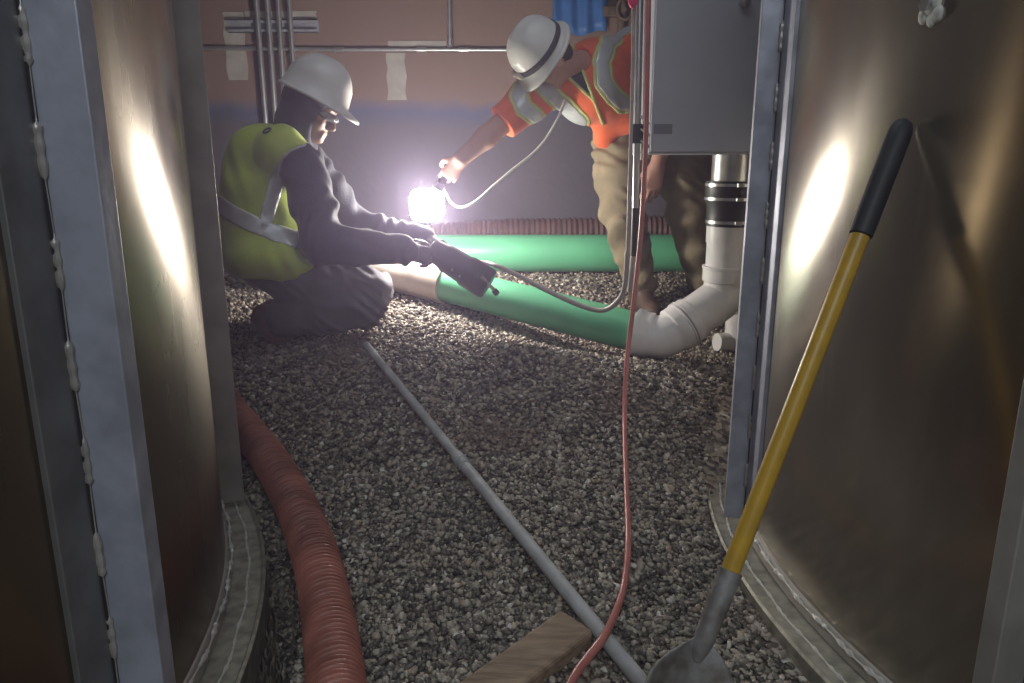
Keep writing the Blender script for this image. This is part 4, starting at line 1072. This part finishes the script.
# ------------------------------------------------------------------ the standing worker bending towards the lamp
def standing():
    pel, belly, chest, neck = P2(646, 126, 3.68), P2(630, 104, 3.60), P2(592, 82, 3.44), P2(580, 66, 3.35)
    shL, shR = P2(531, 98, 3.27), P2(634, 52, 3.52)
    elL, wrL = P(500, 125, 3.36), P(461, 159, 3.325)
    elR, wrR = P2(672, 112, 3.56), P2(657, 166, 3.50)
    hpL, hpR = P2(620, 138, 3.66), P2(682, 138, 3.72)
    knL, knR = P2(622, 212, 3.58), P2(689, 214, 3.64)
    anL, anR = P2(641, 284, 3.64), P2(704, 284, 3.68)
    up = unit((-0.68, -0.54, 0.50)); fw = unit(A3(-0.50, -0.06, -0.86) - up * np.dot(A3(-0.50, -0.06, -0.86), up))
    rim = P2(541, 53, 3.185); ho = rim - up * 0.050 - fw * 0.004
    sa = unit(shR - shL); sp = unit(chest - belly); sp = unit(sp - sa * np.dot(sp, sa)); nr = np.cross(sa, sp); RT = np.stack([sa, nr, sp], 1)
    lo, hi = bounds([pel, neck, knL, anL, anR, wrL, ho, shL, shR, P(443, 178, 3.36)], 0.24)
    body = Field(lo, hi, 0.0055)
    body.ell(pel, (.16, .12, .12)); body.seg(pel, belly, .13, .12, .04); body.ell(belly, (.145, .10, .12), RT, .04); body.ell(chest, (.165, .105, .15), RT, .05)
    body.seg(neck, ho - up * 0.05 - fw * 0.02, .062, .058, .035)
    for sh, el, wr in ((shL, elL, wrL), (shR, elR, wrR)): body.seg(chest + sp * 0.06, sh, .075, .062, .04).chain([sh, mid(sh, el), el, mid(el, wr, .35), wr], [.060, .052, .044, .048, .034], .02)
    for hp_, kn, an in ((hpL, knL, anL), (hpR, knR, anR)): body.chain([hp_, mid(hp_, kn), kn, mid(kn, an, .35), an], [.098, .085, .060, .060, .040], .03)
    L, R = head(body, ho, fw, up)
    hdL = unit(P(446, 180, 3.35) - wrL)
    hand(body, wrL + hdL * 0.006, hdL, A3(-0.35, 0.75, -0.45), A3(-0.9, 0.0, 0.5), (0.70, 0.95, 0.6), 0.98, 1.0, 0.004)
    hdR = unit(A3(-0.22, -0.15, -1.0))
    hand(body, wrR + hdR * 0.006, hdR, A3(-0.1, 0.9, -0.1), A3(-1.0, -0.2, 0), (0.30, 0.40, 0.3), 1.1, 1.15, 0.004)
    root = body.mesh('person', M_skin, None, 1)
    tag(root, 'person bending over in orange safety shirt and khaki trousers, holding out the bright lamp', 'person')
    # trousers
    t = Field(*bounds([pel, hpL, hpR, anL, anR], 0.2), 0.006)
    t.ell(pel + A3(0, 0, -.01), (.19, .15, .15), None, .04)
    for hp_, kn, an in ((hpL, knL, anL), (hpR, knR, anR)): t.chain([hp_, mid(hp_, kn), kn, mid(kn, an, .5), an], [.138, .128, .104, .090, .078], .04)
    t.cut((0, 0, -1), anL - [0, 0, .035]); t.cut(unit(A3(-.45, -.15, 1)), P2(632, 112, 3.6))
    t.mesh('trousers', M_khaki, root, 1, 0.008, 1.2, (0.4, 0.4, 1.0))
    bt = Field(*bounds([pel], 0.26), 0.006); bt.ell(pel + A3(0, 0, -.01), (.197, .157, .157)); 
    # boots
    for an, dx in ((anL, A3(0.25, -1, 0)), (anR, A3(0.35, -1, 0))):
        d = unit(dx); z0 = ZT(an[0], an[1]); ank = A3(an[0], an[1], an[2] - .01); heel = A3(an[0], an[1] + .03, z0 + .05)
        toe = an + d * 0.17; toe = A3(toe[0], toe[1], ZT(toe[0], toe[1]) + .042); heel[2] = max(heel[2], toe[2])
        b = Field(*bounds([ank, heel, toe], 0.12), 0.006)
        b.seg(ank, heel, .056, .05, .02); b.chain([heel, mid(heel, toe), toe], [.05, .048, .044], .03); b.seg(ank, mid(heel, toe), .05, .04, .03)
        ob = b.mesh('boot', M_boot2, root, 1)
        s = Field(*bounds([heel, toe], 0.1), 0.006); s.chain([heel - [0, 0, .032], mid(heel, toe) - [0, 0, .03], toe - [0, 0, .028]], [.034, .032, .034], .02); s.cut((0, 0, 1), mid(heel, toe) - [0, 0, .02])
        s.mesh('sole', M_sole, ob, 1)
    # orange shirt
    v = Field(*bounds([pel, chest, neck, shL, shR, elL, elR], 0.2), 0.0055)
    v.ell(chest, (.185, .135, .175), RT, .05); v.seg(chest, belly, .165, .155, .06); v.seg(belly, pel + A3(-.02, -.01, .02), .15, .155, .05)
    v.seg(chest + sp * 0.05, shL, .095, .082, .05); v.seg(chest + sp * 0.05, shR, .10, .095, .05)
    v.chain([shL, elL], [.086, .076], .04); v.chain([shR, elR], [.10, .085], .04)
    for wr, el in ((wrL, elL),):
        pass
    dl = unit(elL - shL); n_ = unit(dl + A3(-.15, 0, 0)); d_ = axd(v, dl, elL + dl * -0.012); near = np.sqrt((v.ax[0][:, None, None] - elL[0]) ** 2 + (v.ax[1][None, :, None] - elL[1]) ** 2 + (v.ax[2][None, None, :] - elL[2]) ** 2) < 0.16
    v.D = np.where(near, np.maximum(v.D, d_), v.D).astype(np.float32)
    dr = unit(elR - shR); d_ = axd(v, dr, elR); near = np.sqrt((v.ax[0][:, None, None] - elR[0]) ** 2 + (v.ax[1][None, :, None] - elR[1]) ** 2 + (v.ax[2][None, None, :] - elR[2]) ** 2) < 0.14
    v.D = np.where(near, np.maximum(v.D, d_), v.D).astype(np.float32)
    hem = unit(pel - belly + A3(0, 0, -0.12)); v.cut(hem, P2(620, 128, 3.55) + hem * 0.03)
    v.seg(P2(606, 114, 3.52), P2(604, 138, 3.56), .075, .050, .05)
    v.ell(neck + A3(-0.035, -0.03, 0.01), (.085, .075, .075), None, .01, sub=True)
    vo = v.mesh('safety_shirt', M_orange, root, 1, 0.004, 0.8, (0.8, 0.3, -0.6))
    yb = YB_(v) - 3.62 * K2
    for pl in ([(648, 14), (626, 26), (609, 42), (602, 62), (604, 82), (614, 96), (624, 104)], [(543, 84), (553, 96), (566, 108), (580, 122)], [(520, 88), (519, 98), (524, 108), (536, 117)]):
        bo = shell(v, np.maximum(pixband(v, pl, 10.5), yb), 0.0045, 0.006).mesh('trim_stripe', M_limetrim, vo, 1, 0.002)
        shell(v, np.maximum(pixband(v, pl, 7.0), yb), 0.0075, 0.004).mesh('reflective_tape', M_reflect, bo, 1, 0.002)
    cq = P2(582, 82, 3.26); ds = np.sqrt((v.ax[0][:, None, None] - cq[0]) ** 2 + (v.ax[1][None, :, None] - cq[1]) ** 2 + (v.ax[2][None, None, :] - cq[2]) ** 2) - 0.13
    shell(v, np.maximum(np.maximum(pixtri(v, [(565, 73), (580, 67), (594, 99)]), yb), ds), 0.005, 0.006).mesh('dark_undershirt', M_tee, vo, 1)
    for pl in ([(565, 74), (594, 101), (603, 124)], [(572, 44), (581, 66), (594, 100)]):
        shell(v, np.maximum(pixband(v, pl, 1.7), yb), 0.008, 0.004).mesh('collar_edge', M_limetrim, vo, 1)
    # hair under the hat
    h_ = Field(*bounds([ho], 0.2), 0.005)
    h_.ell(L(-0.010, 0, 0.026), (.101, .081, .094), R, .01); h_.ell(L(-0.055, 0, -0.03), (.045, .062, .05), R, .02)
    h_.cut(fw, L(0.015, 0, 0)); h_.cut(-up, L(0, 0, -0.06))
    h_.mesh('hair', M_hair, root, 1, 0.001, 2)
    hh, f_, s_, u_ = hard_hat(root, rim, fw, up, 0.128, 0.110, 0.150, 0.026, 0.012, 0.008)
    # headlamp strap and lamp
    bm = bmesh.new(); rows = []
    for a in np.linspace(0, 2 * PI, 64, endpoint=False):
        row = []
        for z in (0.022, 0.046):
            r_ = (1 - (z / 0.150) ** 2.2) ** (1 / 2.5) + 0.012
            row.append(bm.verts.new(rim + f_ * (0.130 * r_ * math.cos(a)) + s_ * (0.112 * r_ * math.sin(a)) + u_ * z))
        rows.append(row)
    for i in range(64): bm.faces.new((rows[i][0], rows[(i + 1) % 64][0], rows[(i + 1) % 64][1], rows[i][1]))
    st_ = from_bm('headlamp_strap', bm, M_strap, hh, True); sm = st_.modifiers.new('t', 'SOLIDIFY'); sm.thickness = 0.003; sm.offset = 1
    bm = bmesh.new(); Mh = xf(rim + f_ * 0.132 + u_ * 0.034, f_, u_); box(bm, (-0.006, -0.030, -0.014), (0.012, 0.030, 0.014), Mh); from_bm('headlamp', bm, M_tan, hh, bevel=0.006)
    bm = bmesh.new(); qa = 5.15; cpos = rim + f_ * (0.134 * math.cos(qa)) + s_ * (0.116 * math.sin(qa)) + u_ * 0.034; box(bm, (-0.012, -0.012, -0.014), (0.012, 0.012, 0.014), xf(cpos, f_ * math.cos(qa) + s_ * math.sin(qa), u_)); from_bm('strap_buckle', bm, M_dark, hh, bevel=0.003)
    return root
standing()

# ------------------------------------------------------------------ the lamp and what they hold
lp = P(427, 205, 3.37)
wl = empty('work_light', lp); tag(wl, 'glaring white work light held out between the two workers', 'lamp')
hv_ = unit(P(449, 171, 3.345) - lp)
bm = bmesh.new()
g_ = bmesh.ops.create_icosphere(bm, subdivisions=4, radius=1.0)
for vv_ in g_['verts']:
    q = np.array(vv_.co); m_ = (abs(q[0]) ** 4 + abs(q[1]) ** 4 + abs(q[2]) ** 4) ** 0.25
    q = q / m_; vv_.co = Vector(lp + q * np.array([0.076, 0.044, 0.071]))
from_bm('bulb_cover', bm, M_lamp, wl, True)
tube('lamp_handle', [lp + hv_ * t for t in (0.088, 0.09, 0.115, 0.12, 0.21, 0.214)], [.026, .030, .026, .016, .016, .012], M_dark, wl, 20)
tube('hanging_hook', [lp + hv_ * 0.21 + A3(0, 0, 0) , lp + hv_ * 0.235, lp + hv_ * 0.245 + A3(.012, 0, -.006), lp + hv_ * 0.235 + A3(.022, 0, -.012)], 0.003, M_steel, wl, 8)
cpth = resample(cat_rom([lp + hv_ * 0.10 + A3(.02, -.01, 0), P(452, 203, 3.36), P(463, 207, 3.36), P(476, 201, 3.36), P(492, 187, 3.36), P(512, 170, 3.36), P(532, 154, 3.36), P(545, 140, 3.355), P(556, 122, 3.35), P(562, 109, 3.355), P(565, 100, 3.36)], 10), 0.01)[0]
tag(tube('lamp_cord', cpth, 0.0062, M_whitecab, None, 12), 'white cord hanging from the standing worker\'s chest to the glaring lamp', 'cord')

ta_, tb_ = P(424, 244, 3.05), P(489, 285, 3.0)
tv = unit(tb_ - ta_); TL = np.linalg.norm(tb_ - ta_)
pt_ = empty('power_tool', ta_); tag(pt_, 'dark power tool gripped by the kneeling worker above the green pipe', 'tool')
X = lambda t: ta_ + tv * TL * t
tube('motor_body', [X(.10), X(.12), X(.30), X(.34), X(.62), X(.66), X(.97), X(1.0)], [.034, .046, .052, .058, .060, .066, .066, .058], M_tool, pt_, 28)
up_ = unit(np.cross(tv, np.cross(A3(0, 0, 1), tv)))
hp2 = resample(cat_rom([X(.14) - up_ * 0.01, X(-.02) - up_ * .005, X(-.16) - up_ * .03, X(-.20) - up_ * .075, X(-.08) - up_ * .085], 8), 0.01)[0]
tube('rear_handle', hp2, 0.0175, M_tool, pt_, 14)
sv = unit(P(500, 297, 2.97) - P(486, 281, 2.945)); s0_ = P(486, 281, 2.945)
tube('spindle', [s0_ - sv * .03, s0_ + sv * 0.055], 0.0075, M_steel, pt_, 12)
tube('hex_nut', [s0_ + sv * 0.052, s0_ + sv * 0.053, s0_ + sv * .074, s0_ + sv * .075], [.010, .013, .013, .010], M_dark, pt_, 6)
nrm_ = unit(np.cross(tv, up_)); nrm_ = nrm_ if nrm_[1] < 0 else -nrm_
for t_, u_ in ((.52, -.012), (.64, -.018)):
    c_ = X(t_) + up_ * u_ + nrm_ * 0.058
    tube('case_screw', [c_ - nrm_ * .006, c_ + nrm_ * .006, c_ + nrm_ * .0065], [.006, .006, .002], M_steel, pt_, 10)
# ================================================================== light
def area(name, loc, rot, size, energy, col, sy=None):
    l = bpy.data.lights.new(name, 'AREA'); l.energy = energy; l.color = col; l.size = size
    if sy: l.shape = 'RECTANGLE'; l.size_y = sy
    o = bpy.data.objects.new(name, l); o.location = loc; o.rotation_euler = rot; COL.objects.link(o); return o
area('rear_fill_light', ((hx0 + hx1) / 2, (hy0 + hy1) / 2, 3.1), (0, 0, 0), hx1 - hx0, REAR_FILL, (0.80, 0.90, 1.0), hy1 - hy0)  # unseen cool fill lamp added above and behind the camera
area('mid_fill_light', ((gx0 + gx1) / 2, (gy0 + gy1) / 2, 3.1), (0, 0, 0), gx1 - gx0, MID_FILL, (0.80, 0.88, 1.0), gy1 - gy0)  # second unseen fill lamp, added overhead to brighten the back
wd = bpy.data.worlds.new('world'); SC.world = wd; wd.use_nodes = True
nt = wd.node_tree
nt.nodes['Background'].inputs[0].default_value = (0.6, 0.75, 1.0, 1); nt.nodes['Background'].inputs[1].default_value = 0.0
if HAZE:
    vs = nt.nodes.new('ShaderNodeVolumeScatter'); vs.inputs['Density'].default_value = HAZE; vs.inputs['Anisotropy'].default_value = 0.7
    vs.inputs['Color'].default_value = (0.76, 0.64, 1.0, 1)
    nt.links.new(vs.outputs[0], nt.nodes['World Output'].inputs['Volume'])
vsx = SC.view_settings
SC.display_settings.display_device = 'sRGB'
vsx.view_transform = 'Standard'; vsx.look = 'None'; vsx.gamma = 1.0; vsx.exposure = EXPO; vsx.use_curve_mapping = False
cy = SC.cycles
cy.max_bounces = 8; cy.glossy_bounces = 6; cy.diffuse_bounces = 4; cy.volume_bounces = 0
cy.sample_clamp_indirect = 4.0
cy.use_denoising = True
cy.caustics_reflective = True; cy.blur_glossy = 0.5
